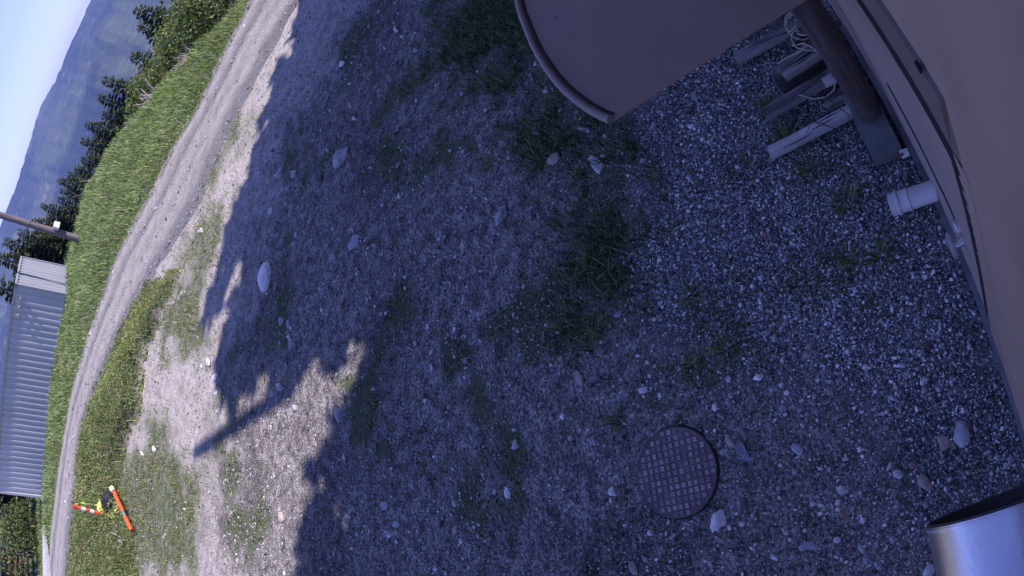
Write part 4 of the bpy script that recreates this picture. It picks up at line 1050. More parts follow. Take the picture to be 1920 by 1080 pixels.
# bright verge between the road and the crest of the slope
x, y, r = sample_polar(170000, -12, 62, 13.5, 47)
rr, azd = polar(x, y)
far_side = inside_dist(x, y, ROAD_NEAR + [(-20, 20), (-20, -20), (10, -20)]) < -1.2
rdist = inside_dist(x, y, ROAD)
cd = rr - crest_r(azd)
tk = inside_dist(x, y, TRACK_L + (TRACK_R + [(-3.0, 27.5)])[::-1])
keep = far_side & (rdist < -0.02 + 0.25 * (vnoise(x * 2, y * 2, 5) - .6)) & (cd < 2.2) & (tk < 0.02) & (rng.random(len(x)) < 0.55 + 0.5 * vnoise(x * 1.2, y * 1.2, 7))
x, y, r = x[keep], y[keep], r[keep]
n = len(x)
patch = fbm(x * 0.6, y * 0.6, 55, 4)
tn = tints(n, GREEN, 0.22) * (0.75 + 0.55 * patch)[:, None]
dry = rng.random(n) < 0.05 + 0.2 * smooth(.58, .72, fbm(x * 0.9, y * 0.9, 58, 3)); tn[dry] = tints(dry.sum(), STRAW, 0.2)
edge = smooth(0.0, 1.2, -rdist[keep])
blade_obj('verge_grass', x, y, (0.10 + 0.17 * edge) * rng.uniform(.6, 1.35, n), 0.026 * r / 20 * rng.uniform(.7, 1.4, n), rng.uniform(0.1, 1.0, n), tn, rng.uniform(0.1, 0.9, n), 'bright green grass on the slope beyond the gravel road')

# leafy strip with a cut bank between the road and the yard
x, y, r = sample_polar(150000, -12, 33, 11, 24)
bd = inside_dist(x, y, STRIP)
keep = (bd > -0.05 + 0.3 * (vnoise(x * 3, y * 3, 6) - .5)) & (rng.random(len(x)) < 0.25 + 0.9 * vnoise(x * 1.6, y * 1.6, 8))
x, y, r, bd = x[keep], y[keep], r[keep], bd[keep]
n = len(x)
hgt = 0.04 + 0.34 * smooth(0.0, 0.9, bd) * smooth(0.2, 2.6, -inside_dist(x, y, ROAD)) * (0.35 + 0.9 * fbm(x * 1.1, y * 1.1, 14, 3)) * smooth(-2, 2, x - 0.2 + 1.5)
tn = tints(n, OLIVE + GREEN[:3], 0.28) * (0.55 + 0.9 * fbm(x * 1.4, y * 1.4, 27, 4))[:, None]; red = rng.random(n) < 0.06; tn[red] = tints(red.sum(), [(.20, .08, .05), (.26, .16, .10)], .2)
V, T, C = leaves(np.stack([x, y, height(x, y, False) + hgt * rng.random(n) ** 0.6], 1), 0.055 * r / 16 * rng.uniform(.6, 1.6, n), tn, 0.3, 0.5)
set_props(obj('undergrowth', np_mesh('undergrowth', V, T, None, M_LEAF, False, vcol=C)), 'low leafy undergrowth between the gravel road and the yard', kind='stuff')
k = rng.random(n) < 0.16
blade_obj('strip_grass', x[k], y[k], rng.uniform(.10, .38, k.sum()) * (0.35 + 0.65 * smooth(0.2, 2.4, -inside_dist(x[k], y[k], ROAD))), 0.016 * r[k] / 16 * np.ones(k.sum()), rng.uniform(0, .5, k.sum()), tints(k.sum(), OLIVE, .25), rng.uniform(.1, .8, k.sum()), 'olive grass stalks in the leafy strip by the road')

# weeds scattered over the sunlit ground and thin turf near the markers
x, y, r = sample_polar(90000, -8, 50, 8.0, 24)
mk = zone_masks(x, y)
pr_ = np.clip(mk[8] * 1.0 * smooth(.32, .62, fbm(x * 2.2, y * 2.2, 95, 4)) + 0.035, 0, 1)
road_side = inside_dist(x, y, ROAD_NEAR + [(-20, 20), (-20, -20), (10, -20)]) > 0.05
keep = (rng.random(len(x)) < pr_) & road_side & (inside_dist(x, y, STRIP) < 0.1)
x, y, r = x[keep], y[keep], r[keep]; n = len(x)
print('sunlit weeds', n)
V, T, C = leaves(np.stack([x, y, height(x, y) + rng.uniform(0.0, 0.09, n)], 1), 0.034 * r / 12 * rng.uniform(.6, 1.6, n), tints(n, OLIVE + GREEN[:2], .25), .8, .45)
set_props(obj('ground_cover', np_mesh('ground_cover', V, T, None, M_LEAF, False, vcol=C)), 'patchy green weeds on the sunlit pale dirt', kind='stuff')
k = rng.random(n) < .5
blade_obj('thin_turf', x[k], y[k], rng.uniform(.06, .22, k.sum()) , 0.009 * r[k] / 10, rng.uniform(0, .7, k.sum()), tints(k.sum(), OLIVE + STRAW[:1], .25), rng.uniform(.1, .9, k.sum()), 'thin turf and stalks on the sunlit pale dirt')

# dark grass in the shade along the edge of the gravel
x = rng.uniform(0.6, 7.0, 26000); y = rng.uniform(0.3, 4.6, 26000)
mk = zone_masks(x, y)
keep = (rng.random(len(x)) < mk[5] * 0.62 * (0.10 + smooth(.42, .66, fbm(x * 3.2, y * 3.2, 97, 4)))) & ~on_cover(x, y)
x, y = x[keep], y[keep]
xx = np.repeat(x, 5) + rng.normal(0, .018, len(x) * 5); yy = np.repeat(y, 5) + rng.normal(0, .018, len(x) * 5); n = len(xx)
print('band blades', n)
tn = tints(n, DARKG, .25); dry = rng.random(n) < .05; tn[dry] = tints(dry.sum(), [(.16, .14, .10), (.24, .21, .16)], .2)
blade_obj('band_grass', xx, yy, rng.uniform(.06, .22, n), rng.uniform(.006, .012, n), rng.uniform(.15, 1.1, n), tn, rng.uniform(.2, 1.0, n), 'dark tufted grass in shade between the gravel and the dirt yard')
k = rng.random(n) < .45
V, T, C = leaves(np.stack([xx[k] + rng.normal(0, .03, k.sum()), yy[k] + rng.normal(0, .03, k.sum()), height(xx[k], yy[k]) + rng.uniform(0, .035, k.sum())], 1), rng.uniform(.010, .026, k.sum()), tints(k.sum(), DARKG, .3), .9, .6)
set_props(obj('clover', np_mesh('clover', V, T, None, M_LEAF, False, vcol=C)), 'small clover leaves among the dark shaded grass', kind='stuff')

# sparse weeds all over the shaded yard and the gravel
x, y, r = sample_polar(60000, -35, 70, 0.9, 10)
mk = zone_masks(x, y)
pr_ = (mk[3] * 0.9 + 0.16 * smooth(.60, .70, fbm(x * 2.7, y * 2.7, 96, 4))) * smooth(.35, .7, fbm(x * 4, y * 4, 98, 3)) + mk[0] * smooth(.62, .74, fbm(x * 2.3, y * 2.3, 99, 4)) * 0.45
keep = (rng.random(len(x)) < pr_) & ~blocked(x, y) & (y > 0.1)
x, y, r = x[keep], y[keep], r[keep]; n = len(x)
print('yard weeds', n)
V, T, C = leaves(np.stack([x, y, height(x, y) + rng.uniform(0, .03, n)], 1), 0.006 * (2 + r * .55) * rng.uniform(.6, 1.7, n), tints(n, DARKG, .3), .9, .55)
set_props(obj('yard_weeds', np_mesh('yard_weeds', V, T, None, M_LEAF, False, vcol=C)), 'tiny dark weeds dotted over the shaded dirt and gravel', kind='stuff')
k = rng.random(n) < .5
blade_obj('yard_stalks', x[k], y[k], rng.uniform(.03, .1, k.sum()) * (0.7 + r[k] * .1), 0.0012 * (2 + r[k] * .4), rng.uniform(.2, 1.2, k.sum()), tints(k.sum(), DARKG + STRAW[:1], .3), rng.uniform(.2, .9, k.sum()), 'fine grass stalks dotted over the shaded dirt')

# single weeds that stand out on the gravel
def weed_mesh(seed, size):
    g = np.random.default_rng(seed); n = 46
    a = g.uniform(0, 2 * PI, n); P = np.stack([np.cos(a) * g.uniform(0, .25, n) * size, np.sin(a) * g.uniform(0, .25, n) * size, np.zeros(n)], 1)
    V, T, C = blades(P, g.uniform(.35, 1.0, n) * size, np.full(n, size * .045), a, g.uniform(.3, 1.2, n), tints(n, DARKG[1:], .25), .5)
    return np_mesh('weed', V, T, None, M_LEAF, False, vcol=C)
weed_meshes = [weed_mesh(k, s) for k, s in enumerate((.17, .22, .16))]
for k, (wx, wy, lab) in enumerate(((1.51, 1.60, 'leafy dark weed on the gravel beside the grass band'), (1.08, 1.46, 'dark weed clump on the gravel left of the touching tan cobbles'), (1.06, 1.70, 'dark weed tuft on soil where the gravel thins'),
                                   (1.93, 0.55, 'bushy weed on gravel between the timbers and white pipe'), (1.62, 0.42, 'dark weed beside the end of the white pipe'), (1.30, 0.55, 'dark weed patch on gravel below the white pipe'),
                                   (1.22, 0.36, 'small dark weed on gravel near the door sill'), (2.20, 0.62, 'weed growing between the bleached timber and grey beam'), (2.50, 0.62, 'weed sprouting at the outer end of the stacked boards'), (0.90, 2.36, 'dark weed on soil above the manhole cover'))):
    o = obj('weed', weed_meshes[k % 3], None, (wx, wy, float(height(wx, wy)) - .005), (0, 0, k * 1.3))
    set_props(o, lab, 'weed', 'single weeds on the gravel')

# bleached twigs on the grass edge, dry branches further out
def twig(pts, r, label, side=()):
    m = MB(); m.tube(pts, [r * (1 - .6 * k / (len(pts) - 1)) for k in range(len(pts))], 6)
    for s_ in side: m.tube(s_, [r * .7, r * .3] if len(s_) == 2 else [r * .7, r * .5, r * .3], 5)
    return set_props(m.build('twig', M_TWIG), label, 'twig')
def gp(x, y, dz): return (x, y, float(height(x, y)) + dz)
twig([gp(2.36, 2.20, .02), gp(2.26, 2.12, .03), gp(2.17, 2.065, .035), gp(2.10, 1.99, .02)], .004, 'long forked pale twig across the dark grass band', [[gp(2.26, 2.12, .03), gp(2.13, 2.09, .02)]])
twig([gp(2.16, 2.16, .02), gp(2.06, 2.04, .035), gp(1.97, 1.95, .03), gp(1.93, 1.925, .015)], .004, 'bent pale twig lower in the dark grass band')
twig([gp(2.72, 1.88, .02), gp(2.60, 1.72, .03), gp(2.52, 1.60, .02)], .0035, 'thin dry stalk at the gravel edge of the grass band')
twig([gp(0.77, 2.69, .01), gp(0.68, 2.70, .012)], .005, 'short straight pale stick left of the manhole cover')
def marker_pos(x, y): return float(height(x, y))
twig([gp(1.53, 15.97, .05), gp(1.43, 15.8, .12), gp(1.36, 16.1, .16), gp(1.24, 15.52, .12), gp(1.12, 15.15, .06)], .022, 'crooked bleached branch in the weeds beside the fallen orange marker', [[gp(1.36, 16.1, .16), gp(1.2, 16.3, .25)]])
twig([gp(1.11, 16.01, .05), gp(1.15, 15.34, .14), gp(1.03, 15.17, .12), gp(.95, 15.9, .06)], .022, 'looped bleached branch below the crooked one in the weeds', [[gp(1.15, 15.34, .14), gp(.9, 15.3, .2)]])

# a crumpled scrap of plastic beside the manhole
sx, sy = np.meshgrid(np.linspace(-1, 1, 9), np.linspace(-1, 1, 7))
ox = sx * .075 * (1 - .35 * np.abs(sy)) + .03 * (vnoise(sx * 2 + 9, sy * 2, 3) - .5) + .02 * sy; oy = sy * .032 + .03 * (vnoise(sx * 2.5, sy * 2 + 5, 4) - .5)
oz = .012 + .03 * vnoise(sx * 2.2 + 3, sy * 2.2 + 3, 5)
V = np.stack([ox, oy, oz], -1).reshape(-1, 3); i, j = np.meshgrid(np.arange(6), np.arange(8), indexing='ij'); a = i * 9 + j
me = np_mesh('plastic_scrap', np.concatenate([V, V - [0, 0, .003]]), None, np.concatenate([np.stack([a, a + 1, a + 10, a + 9], -1).reshape(-1, 4), np.stack([a, a + 9, a + 10, a + 1], -1).reshape(-1, 4) + 63]),
             mat_simple('dull_blue_plastic', (.16, .17, .20), (.28, .29, .33), 25, .35, 0, .1))
set_props(obj('plastic_scrap', me, None, (0.435, 1.50, 0.0), (0, 0, .25)), 'crumpled dull plastic scrap lying right of the manhole cover', 'scrap')

# ------------------------------------------------------------------ markers, strap and hose beside the road
mk_ = empty('marker_post', (1.80, 16.62, marker_pos(1.80, 16.62))); set_props(mk_, 'upright orange tubular road marker with two white bands', 'road marker')
H0 = 1.06
def seg(z0, z1, r0, r1, name, mat):
    m = MB(); lean = Vector((.16, .02, 1.0))
    m.lathe([(z0, 0), (z0, r0), (z1, r1), (z1, 0)], (0, 0, 0), lean, 18); return m.build(name, mat, mk_, True)
seg(0, .48, .046, .046, 'tube', M_ORANGE); seg(.4805, .578, .048, .048, 'white_band', M_WHITE); seg(.5785, .70, .046, .046, 'orange_band', M_ORANGE)
seg(.7005, .82, .048, .048, 'white_band', M_WHITE); seg(.8205, .93, .046, .046, 'orange_band', M_ORANGE); seg(.9305, 1.0, .05, .062, 'collar', M_ORANGE); seg(1.0005, H0, .05, .03, 'cap', M_RED)
m = MB(); m.lathe([(-.02, 0), (-.02, .14), (.03, .13), (.05, .06), (.05, 0)], (0, 0, 0), (0, 0, 1), 18); m.build('base', M_DARK, mk_, True)
fm = empty('marker_post', (1.9, 15.2, marker_pos(1.9, 15.2))); set_props(fm, 'fallen plain orange road marker with a cream end cap', 'road marker')
p0, p1 = Vector((2.42, 15.85, .0)), Vector((1.30, 14.45, .0)); org = Vector((1.9, 15.2, fm.location.z))
def gq3(t, dz): 
    p = p0.lerp(p1, t); return Vector((p.x, p.y, float(height(p0.x, p0.y)) * (1 - t) + float(height(p1.x, p1.y)) * t + dz + .03)) - org
for t0, t1, nm_ in ((.1, .58, 'tube'), (.70, 1.0, 'tube_end')):
    m = MB(); m.tube([gq3(t0, .10), gq3((t0 + t1) / 2, .10), gq3(t1, .09)], .05, 14); m.build(nm_, M_ORANGE, fm, True)
m = MB(); m.tube([gq3(.58, .10), gq3(.70, .10)], .042, 12); m.build('worn_band', M_CFRAME, fm, True)
m = MB(); m.tube([gq3(-.02, .12), gq3(.02, .12), gq3(.1, .10)], [.03, .075, .06], 14); m.build('end_cap', M_CREAM, fm, True)
m = MB(); m.tube([gq3(.1, .10), gq3(.115, .10)], .053, 14); m.build('collar', M_DARK, fm, True)
bz = marker_pos(2.05, 16.3)
bag = MB(); g = np.random.default_rng(5)
V = ICO2[0] * np.array([.26, .36, .20]); V = V * (1 + .35 * (vnoise(V[:, 0] * 9 + V[:, 2] * 7, V[:, 1] * 9, 3) - .5))[:, None] + [2.16, 16.35, bz + .16]
bag.add(V, ICO2[1]); set_props(bag.build('rubber_sack', M_DARK, None, True), 'slumped black rubber sack between the two orange markers', 'sack')
sb = MB()
for r0, yy0 in ((.20, 16.75), (.185, 16.55)):
    sb.tube([(2.02 + r0 * math.cos(t), yy0 + .05 * math.sin(2 * t), bz + .17 + r0 * .9 * math.sin(t)) for t in np.linspace(0.2, 2 * PI - .3, 22)], .05, 6)
set_props(sb.build('strap_roll', M_YELLOW, None, True), 'roll of pale yellow webbing leaning on the black sack', 'strap')
sb = MB(); sb.tube([(1.86 + .22 * math.cos(t), 16.02 + .28 * math.sin(t), bz + .1 + .1 * math.sin(t * 2)) for t in np.linspace(-1.7, 2.2, 20)], .026, 6); sb.tube([(1.9, 16.7, bz + .16), (1.8, 16.5, bz + .12), (1.72, 16.28, bz + .06)], .03, 6)
set_props(sb.build('strap_loop', M_YELLOW, None, True), 'open loop of pale yellow webbing right of the roll', 'strap')
sb = MB(); sb.tube([(2.42, 20.6, marker_pos(2.42, 20.6) + .05), (2.40, 19.9, marker_pos(2.4, 19.9) + .22), (2.36, 19.0, marker_pos(2.36, 19.0) + .25), (2.2, 17.9, bz + .28), (2.1, 17.0, bz + .3)], .022, 6)
set_props(sb.build('webbing_tail', M_YELLOW, None, True), 'thin yellow webbing tail trailing through grass towards the road', 'strap')

# ------------------------------------------------------------------ shipping container beyond the road
CB = np.array([12.17, 27.2]); CU = np.array([-.720, .694]); CW = np.array([.694, .720]); CL, CWID, CH = 10.9, 3.9, 2.6
cz0 = 1.0
cont = empty('shipping_container', (CB[0], CB[1], cz0), math.atan2(CU[1], CU[0]))
cont.rotation_euler[1] = math.radians(2.2)
set_props(cont, 'long grey corrugated shipping container with a sunlit end beyond the road', 'shipping container')
# local frame: +x along the long side, -y outward through the far side; the side towards the shed is y = 0
def corrug(length, pitch, depth):
    n = int(length / pitch); p = length / n; pts = []
    for k in range(n):
        x0 = k * p
        pts += [(x0, 0), (x0 + .30 * p, 0), (x0 + .48 * p, -depth), (x0 + .80 * p, -depth)]
    return pts + [(length, 0)]
S = -1.0     # local y of the far side is S * width
prof = corrug(CL - .24, .30, .055)
V = [(x_ + .12, S * .02 - abs(d_), .17) for x_, d_ in prof] + [(x_ + .12, S * .02 - abs(d_), CH - .11) for x_, d_ in prof]; n = len(prof)
cs = MB(); cs.add(V, None, [(k, k + 1, n + k + 1, n + k) for k in range(n - 1)]); cs.build('side_panel', M_CONT, cont)
prof = corrug(CWID - .2, .36, .09)
V = [(.015 + abs(d_), S * (x_ + .1), .17) for x_, d_ in prof] + [(.015 + abs(d_), S * (x_ + .1), CH - .10) for x_, d_ in prof]; n = len(prof)
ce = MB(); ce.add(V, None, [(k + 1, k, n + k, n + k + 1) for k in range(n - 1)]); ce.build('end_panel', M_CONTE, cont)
bk = MB(); bk.box(.06, CL - .02, S * CWID + .02 if S < 0 else CWID - .05, S * CWID + .05 if S < 0 else CWID - .02, .16, CH - .08); bk.box(CL - .06, CL - .03, S * CWID + .05, -.06, .16, CH - .08); bk.build('rear_panel', M_CONT, cont)
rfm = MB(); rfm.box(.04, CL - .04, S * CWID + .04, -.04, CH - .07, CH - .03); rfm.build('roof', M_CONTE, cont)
fl = MB(); fl.box(.1, CL - .1, S * CWID + .06, -.08, .06, .16); fl.build('floor', M_DARK, cont)
for yy0, yy1 in ((-.07, .012), (S * CWID - .012, S * CWID + .07)):
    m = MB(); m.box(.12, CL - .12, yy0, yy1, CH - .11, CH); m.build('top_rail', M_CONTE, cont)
    m = MB(); m.box(.12, CL - .12, yy0, yy1, .02, .17); m.build('bottom_rail', M_CFRAME, cont)
    for x0, x1 in ((-.012, .12), (CL - .12, CL + .012)):
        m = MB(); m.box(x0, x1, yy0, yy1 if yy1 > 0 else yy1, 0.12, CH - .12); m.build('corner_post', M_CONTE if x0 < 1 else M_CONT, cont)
        for z0, z1 in ((0, .118), (CH - .118, CH + .005)):
            m = MB(); m.box(x0 - .005, x1 + .04, yy0 - .005, yy1 + .005, z0, z1); m.build('corner_casting', M_CFRAME, cont)
for x0 in (-.01, CL - .07):
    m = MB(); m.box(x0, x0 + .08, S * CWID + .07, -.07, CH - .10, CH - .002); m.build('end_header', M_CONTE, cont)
    m = MB(); m.box(x0, x0 + .08, S * CWID + .07, -.07, .03, .165); m.build('end_sill', M_CFRAME, cont)
for x0 in (.55, .95, 1.35):
    m = MB(); m.box(x0, x0 + .14, -.02, .05, 2.18, 2.27); m.build('vent', M_CREAM, cont)
for k, (xx0, yy0) in enumerate(((.1, -.2), (.1, -2.3), (CL - .3, -.2), (CL - .3, -2.3), (CL / 2, -.2))):
    p = CB + CU * (xx0 + .1) + np.array([CU[1], -CU[0]]) * yy0 * S * -1
    m = MB(); m.box(-.12, .12, -.15, .15, -.9, -.002)
    o = m.build('timber_block', M_WOODD, cont); o.location = (xx0 + .1, yy0, .012)

# ------------------------------------------------------------------ utility pole at the crest
px, py = 14.47, 26.37; pz = float(height(px, py))
up_ = empty('utility_pole', (px, py, pz)); set_props(up_, 'leaning weathered wooden utility pole at the crest behind the container', 'utility pole')
top = Vector((.40 * 1.1, .26, 8.6))
m = MB(); m.tube([(0, 0, -.3), tuple(top * .5), tuple(top)], [.165, .145, .12], 16); m.build('shaft', M_POLE, up_, True)
m = MB(); q = top * (1.25 / 8.6); m.box(q.x + .02, q.x + .30, q.y - .42, q.y - .10, 1.15, 1.42); m.build('meter_box', M_WHITE, up_)
for t in (.30, .62):
    q = top * t; m = MB(); m.box(q.x - .1, q.x + .1, q.y - .17, q.y - .14, q.z - .04, q.z + .04); m.build('plate', M_CFRAME, up_)
m = MB(); q = top * .05; m.tube([(.55, -.1, .1), (.60, -.3, .62), (.62, -.4, .9)], .012, 6); m.build('guard_rod', M_CABLE, up_)

# ------------------------------------------------------------------ trees
def conifer_parts(h, rb, seed, levels, sprays, card, droop=.5, base=.12, taper=.95, cols=((.026, .045, .017), (.048, .075, .026), (.085, .11, .04), (.125, .14, .07))):
    g = np.random.default_rng(seed)
    P, D, S_ = [], [], []
    trunk = MB()
    trunk.tube([(0, 0, -1.2), (0, 0, h * .35), (0, 0, h * .98)], [h * .018, h * .013, h * .002], 8)
    for i in range(levels):
        t = base + (1 - base) * (i + g.uniform(-.4, .4)) / levels
        z = h * min(max(t, base), .985)
        L = rb * (1 - t) ** taper * g.uniform(.6, 1.15) + .06 * rb
        nb_ = int(5 + 3 * (1 - t))
        a0 = g.uniform(0, 2 * PI)
        for b_ in range(nb_):
            a_ = a0 + b_ * 2 * PI / nb_ + g.uniform(-.3, .3); Lb = L * g.uniform(.65, 1.15)
            if g.random() < .06: continue
            rise = .25 - droop * (1 - t)
            tip = np.array([math.cos(a_) * Lb, math.sin(a_) * Lb, rise * Lb])
            if Lb > .35 * rb: trunk.tube([(0, 0, z), (tip[0] * .8, tip[1] * .8, z + tip[2] * .7)], [h * .0035, h * .0012], 4, False)
            k = max(4, int(sprays * Lb / rb))
            s = np.sqrt(g.uniform(.02, 1, k))
            c = np.array([0, 0, z]) + tip[None] * s[:, None]
            c[:, 2] += -.10 * Lb * s * s + .12 * Lb * s
            side = np.array([-math.sin(a_), math.cos(a_), 0])
            wdt = .34 * Lb * (1 - s) + .1 * Lb * .6
            off = g.uniform(-1, 1, k)
            c = c + side[None] * (off * wdt)[:, None] + g.normal(0, .02 * rb, (k, 3))
            dd = tip[None] / Lb * .8 + side[None] * (off * .8)[:, None] + np.stack([np.zeros(k), np.zeros(k), g.uniform(-.5, .15, k)], 1)
            P.append(c); D.append(dd); S_.append(card * g.uniform(.6, 1.3, k) * (0.55 + .6 * Lb / rb))
    P, D, S_ = np.concatenate(P), np.concatenate(D), np.concatenate(S_)
    D /= np.linalg.norm(D, axis=1, keepdims=True)
    n = len(P)
    U = np.cross(D, g.normal(0, 1, (n, 3)) * .5 + np.array([0, 0, 1.0])); U /= np.linalg.norm(U, axis=1, keepdims=True)
    s = S_[:, None]
    V = np.stack([P - U * s * .32, P + D * s * .35 - U * s * .42, P + D * s * 1.15, P + D * s * .35 + U * s * .42, P + U * s * .32], 1)
    k = (np.arange(n) * 5)[:, None]
    T = np.concatenate([k + [0, 1, 4], k + [1, 3, 4], k + [1, 2, 3]], 0)
    return trunk.mesh('trunk', M_BARK), np_mesh('crown', V.reshape(-1, 3), T, None, M_NEEDLE, False, vcol=np.repeat(tints(n, cols, .25), 5, 0))

def place_tree(parts, name, loc, scale, rotz, label, cat, group, lean=0.0):
    e = empty(name, loc, rotz); e.scale = scale if isinstance(scale, tuple) else (scale,) * 3; e.rotation_euler = (lean, 0, rotz)
    set_props(e, label, cat, group)
    for nm_, me in zip(('trunk', 'crown'), parts): obj(nm_, me, e)
    return e
SPR = [conifer_parts(7.0, 1.7, 11 + k, 46, 100, .18, (.55, .45, .65)[k]) for k in range(3)]
def at_az(az, r): return r * math.sin(math.radians(az)), r * math.cos(math.radians(az))
spruces = [  # bearing, distance past the crest, top elevation in degrees, width factor, label
    (48.3, 7, -2.6, 1.25, 'dark spruce at the top corner of the photo above the bushes'), (41.9, 7, -2.45, 1.0, 'spruce with a long tip above the leafy bushes, upper of two'), (40.5, 6.0, -2.55, 1.05, 'spruce with a double tip beside the leafy bushes, lower of two'),
    (38.05, 6, -2.3, 1.0, 'pointed dark spruce over the near end of the grass crest'), (36.6, 6.5, -2.4, .95, 'narrow spruce behind the grass crest below the pointed one'), (35.2, 5.5, -2.9, 1.1, 'rounded dull spruce in the middle of the grass crest'),
    (33.0, 6, -1.45, 1.05, 'broad dark spruce nearest above the utility pole'), (32.2, 8, -1.9, .9, 'thin spruce between the broad one and the utility pole'), (30.6, 6.5, -.55, 1.0, 'spruce right behind the utility pole'),
    (29.2, 8.5, -.05, 1.1, 'spruce between the utility pole and container, taller one'), (28.0, 7, .8, 1.0, 'spruce just above the container corner'), (27.0, 9, 1.9, 1.15, 'tall spruce behind the container end'), (25.6, 8, 2.4, 1.2, 'tall spruce hidden low behind the container roof line'),
    (23.3, 10, 2.2, 1.3, 'spruce behind the middle of the container')]
for k, (az, dr_, e_, wf, lab) in enumerate(spruces):
    r_ = float(crest_r(az)) + dr_
    x_, y_ = at_az(az, r_); z_ = float(height(x_, y_, False)) - .3
    hgt = CAM_H + r_ * math.tan(math.radians(e_)) - z_
    s_ = hgt / 7.0
    place_tree(SPR[k % 3], 'spruce_tree', (x_, y_, z_), (wf * max(s_, .75), wf * max(s_, .75), s_), k * 2.1, lab, 'tree', 'spruces beyond the grass crest')
fill = [(47.2, 10, -3.6), (44.6, 11, -3.9), (39.3, 8, -3.4), (37.3, 8, -3.3), (35.9, 8.5, -3.2), (34.3, 8, -2.6), (33.6, 9, -2.2), (31.5, 9, -1.9), (30.0, 7.5, -1.3), (28.6, 9, -.6), (27.5, 8, .3), (26.3, 9.5, 1.2)]
fill_lab = ('low spruce showing over the leafy bushes at the top', 'low spruce over the middle of the leafy bushes', 'short spruce filling the gap under the two tipped spruces', 'short spruce under the pointed dark spruce', 'short spruce beside the narrow crest spruce', 'short spruce between the rounded and broad spruces', 'short spruce hard against the broad spruce',
            'short spruce above the utility pole', 'short spruce under the utility pole box', 'short spruce between pole and container', 'short spruce close to the container corner', 'short spruce behind the sunlit container end')
for k, ((az, dr_, e_), lab) in enumerate(zip(fill, fill_lab)):
    r_ = float(crest_r(az)) + dr_
    x_, y_ = at_az(az, r_); z_ = float(height(x_, y_, False)) - .3
    s_ = (CAM_H + r_ * math.tan(math.radians(e_)) - z_) / 7.0
    place_tree(SPR[(k + 1) % 3], 'spruce_tree', (x_, y_, z_), (1.35 * max(s_, .7), 1.35 * max(s_, .7), s_), k * 1.3 + .5, lab, 'tree', 'spruces beyond the grass crest')
for k, (az, r_, hgt, lab) in enumerate(((5.6, 42.5, 6.5, 'dark drooping conifer behind the pale side track'), (7.6, 44, 7.5, 'dark conifer at the far end of the container'), (9.6, 45, 7.5, 'dark conifer partly hidden by the container end'))):
    x_, y_ = at_az(az, r_)
    place_tree(SPR[(k + 1) % 3], 'spruce_tree', (x_, y_, float(height(x_, y_, False)) - .2), (1.25, 1.25, hgt / 7), k * 1.7 + 1, lab, 'tree', 'conifers beyond the side track')

def bush_parts(R_, n, size, seed, cols):
    g = np.random.default_rng(seed)
    d = g.normal(0, 1, (n, 3)); d /= np.linalg.norm(d, axis=1, keepdims=True)
    lob = .62 + .55 * vnoise(d[:, 0] * 2.3 + 5 + d[:, 2], d[:, 1] * 2.3 + seed, seed)
    P = d * (R_ * lob * g.uniform(.5, 1.0, n) ** .5)[:, None] * np.array([1, 1, .85]) + [0, 0, R_ * .75]
    P = P[P[:, 2] > .02]
    V, T, C = leaves(P, size * g.uniform(.6, 1.5, len(P)), tints(len(P), cols, .28), .35, .55)
    m = MB()
    for k in range(7):
        a_ = k * .9; m.tube([(0, 0, -.5), (math.cos(a_) * R_ * .3, math.sin(a_) * R_ * .3, R_ * .7), (math.cos(a_) * R_ * .6, math.sin(a_) * R_ * .6, R_ * 1.2)], [R_ * .035, R_ * .02, R_ * .008], 5)
    return m.mesh('stems', M_BARK), np_mesh('foliage', V, T, None, M_LEAF, False, vcol=C)
BUSHC = [(.09, .125, .045), (.15, .20, .065), (.20, .24, .09), (.08, .115, .04), (.26, .27, .13)]
BSH = [bush_parts(1.3, 2600, .11, 31 + k, BUSHC) for k in range(3)]
bushes = [(50.8, 3.6, -4.3, 'bright leafy bush at the top edge beyond the shaded dip'), (49.4, 4.2, -4.2, 'bright leafy bush second from the top beyond the shaded dip'), (47.9, 4.8, -4.4, 'yellow green bush under the dark corner spruce'),
          (46.4, 5.0, -4.9, 'leafy bush along the far lip of the shaded dip'), (45.0, 5.2, -5.0, 'leafy bush left of centre beyond the shaded dip'), (43.6, 5.2, -4.4, 'tall pale leafy bush beside the two tipped spruces'), (42.3, 5.0, -4.1, 'dense leafy bush in front of the long tipped spruce'),
          (41.0, 4.6, -4.4, 'leafy bush in front of the double tipped spruce'), (39.7, 3.4, -5.4, 'low dark bush where the shaded dip ends')]
for k, (az, dr_, e_, lab) in enumerate(bushes):
    r_ = float(crest_r(az)) + dr_; x_, y_ = at_az(az, r_); z_ = float(height(x_, y_, False)) - .2
    hgt = CAM_H + r_ * math.tan(math.radians(e_)) - z_
    e = empty('leafy_bush', (x_, y_, z_), k * 1.9); sc_ = hgt / 2.25; e.scale = (max(.75, sc_ * .9), max(.75, sc_ * .9), sc_)
    set_props(e, lab, 'bush', 'bushes beyond the shaded dip')
    for nm_, me in zip(('stems', 'foliage'), BSH[k % 3]): obj(nm_, me, e)
for k, (az, r_, R_, lab) in enumerate(((2.7, 39.5, 1.5, 'green bush beside the pale side track'), (4.6, 40.5, 1.35, 'smaller green bush nearer the container end'), (1.2, 40.5, 1.3, 'green bush behind the stacked brown poles'))):
    x_, y_ = at_az(az, r_); e = empty('leafy_bush', (x_, y_, float(height(x_, y_, False)) - .1), k * 2.2); e.scale = (R_, R_, R_)
    set_props(e, lab, 'bush', 'bushes by the side track')
    for nm_, me in zip(('stems', 'foliage'), BSH[k % 3]): obj(nm_, me, e)

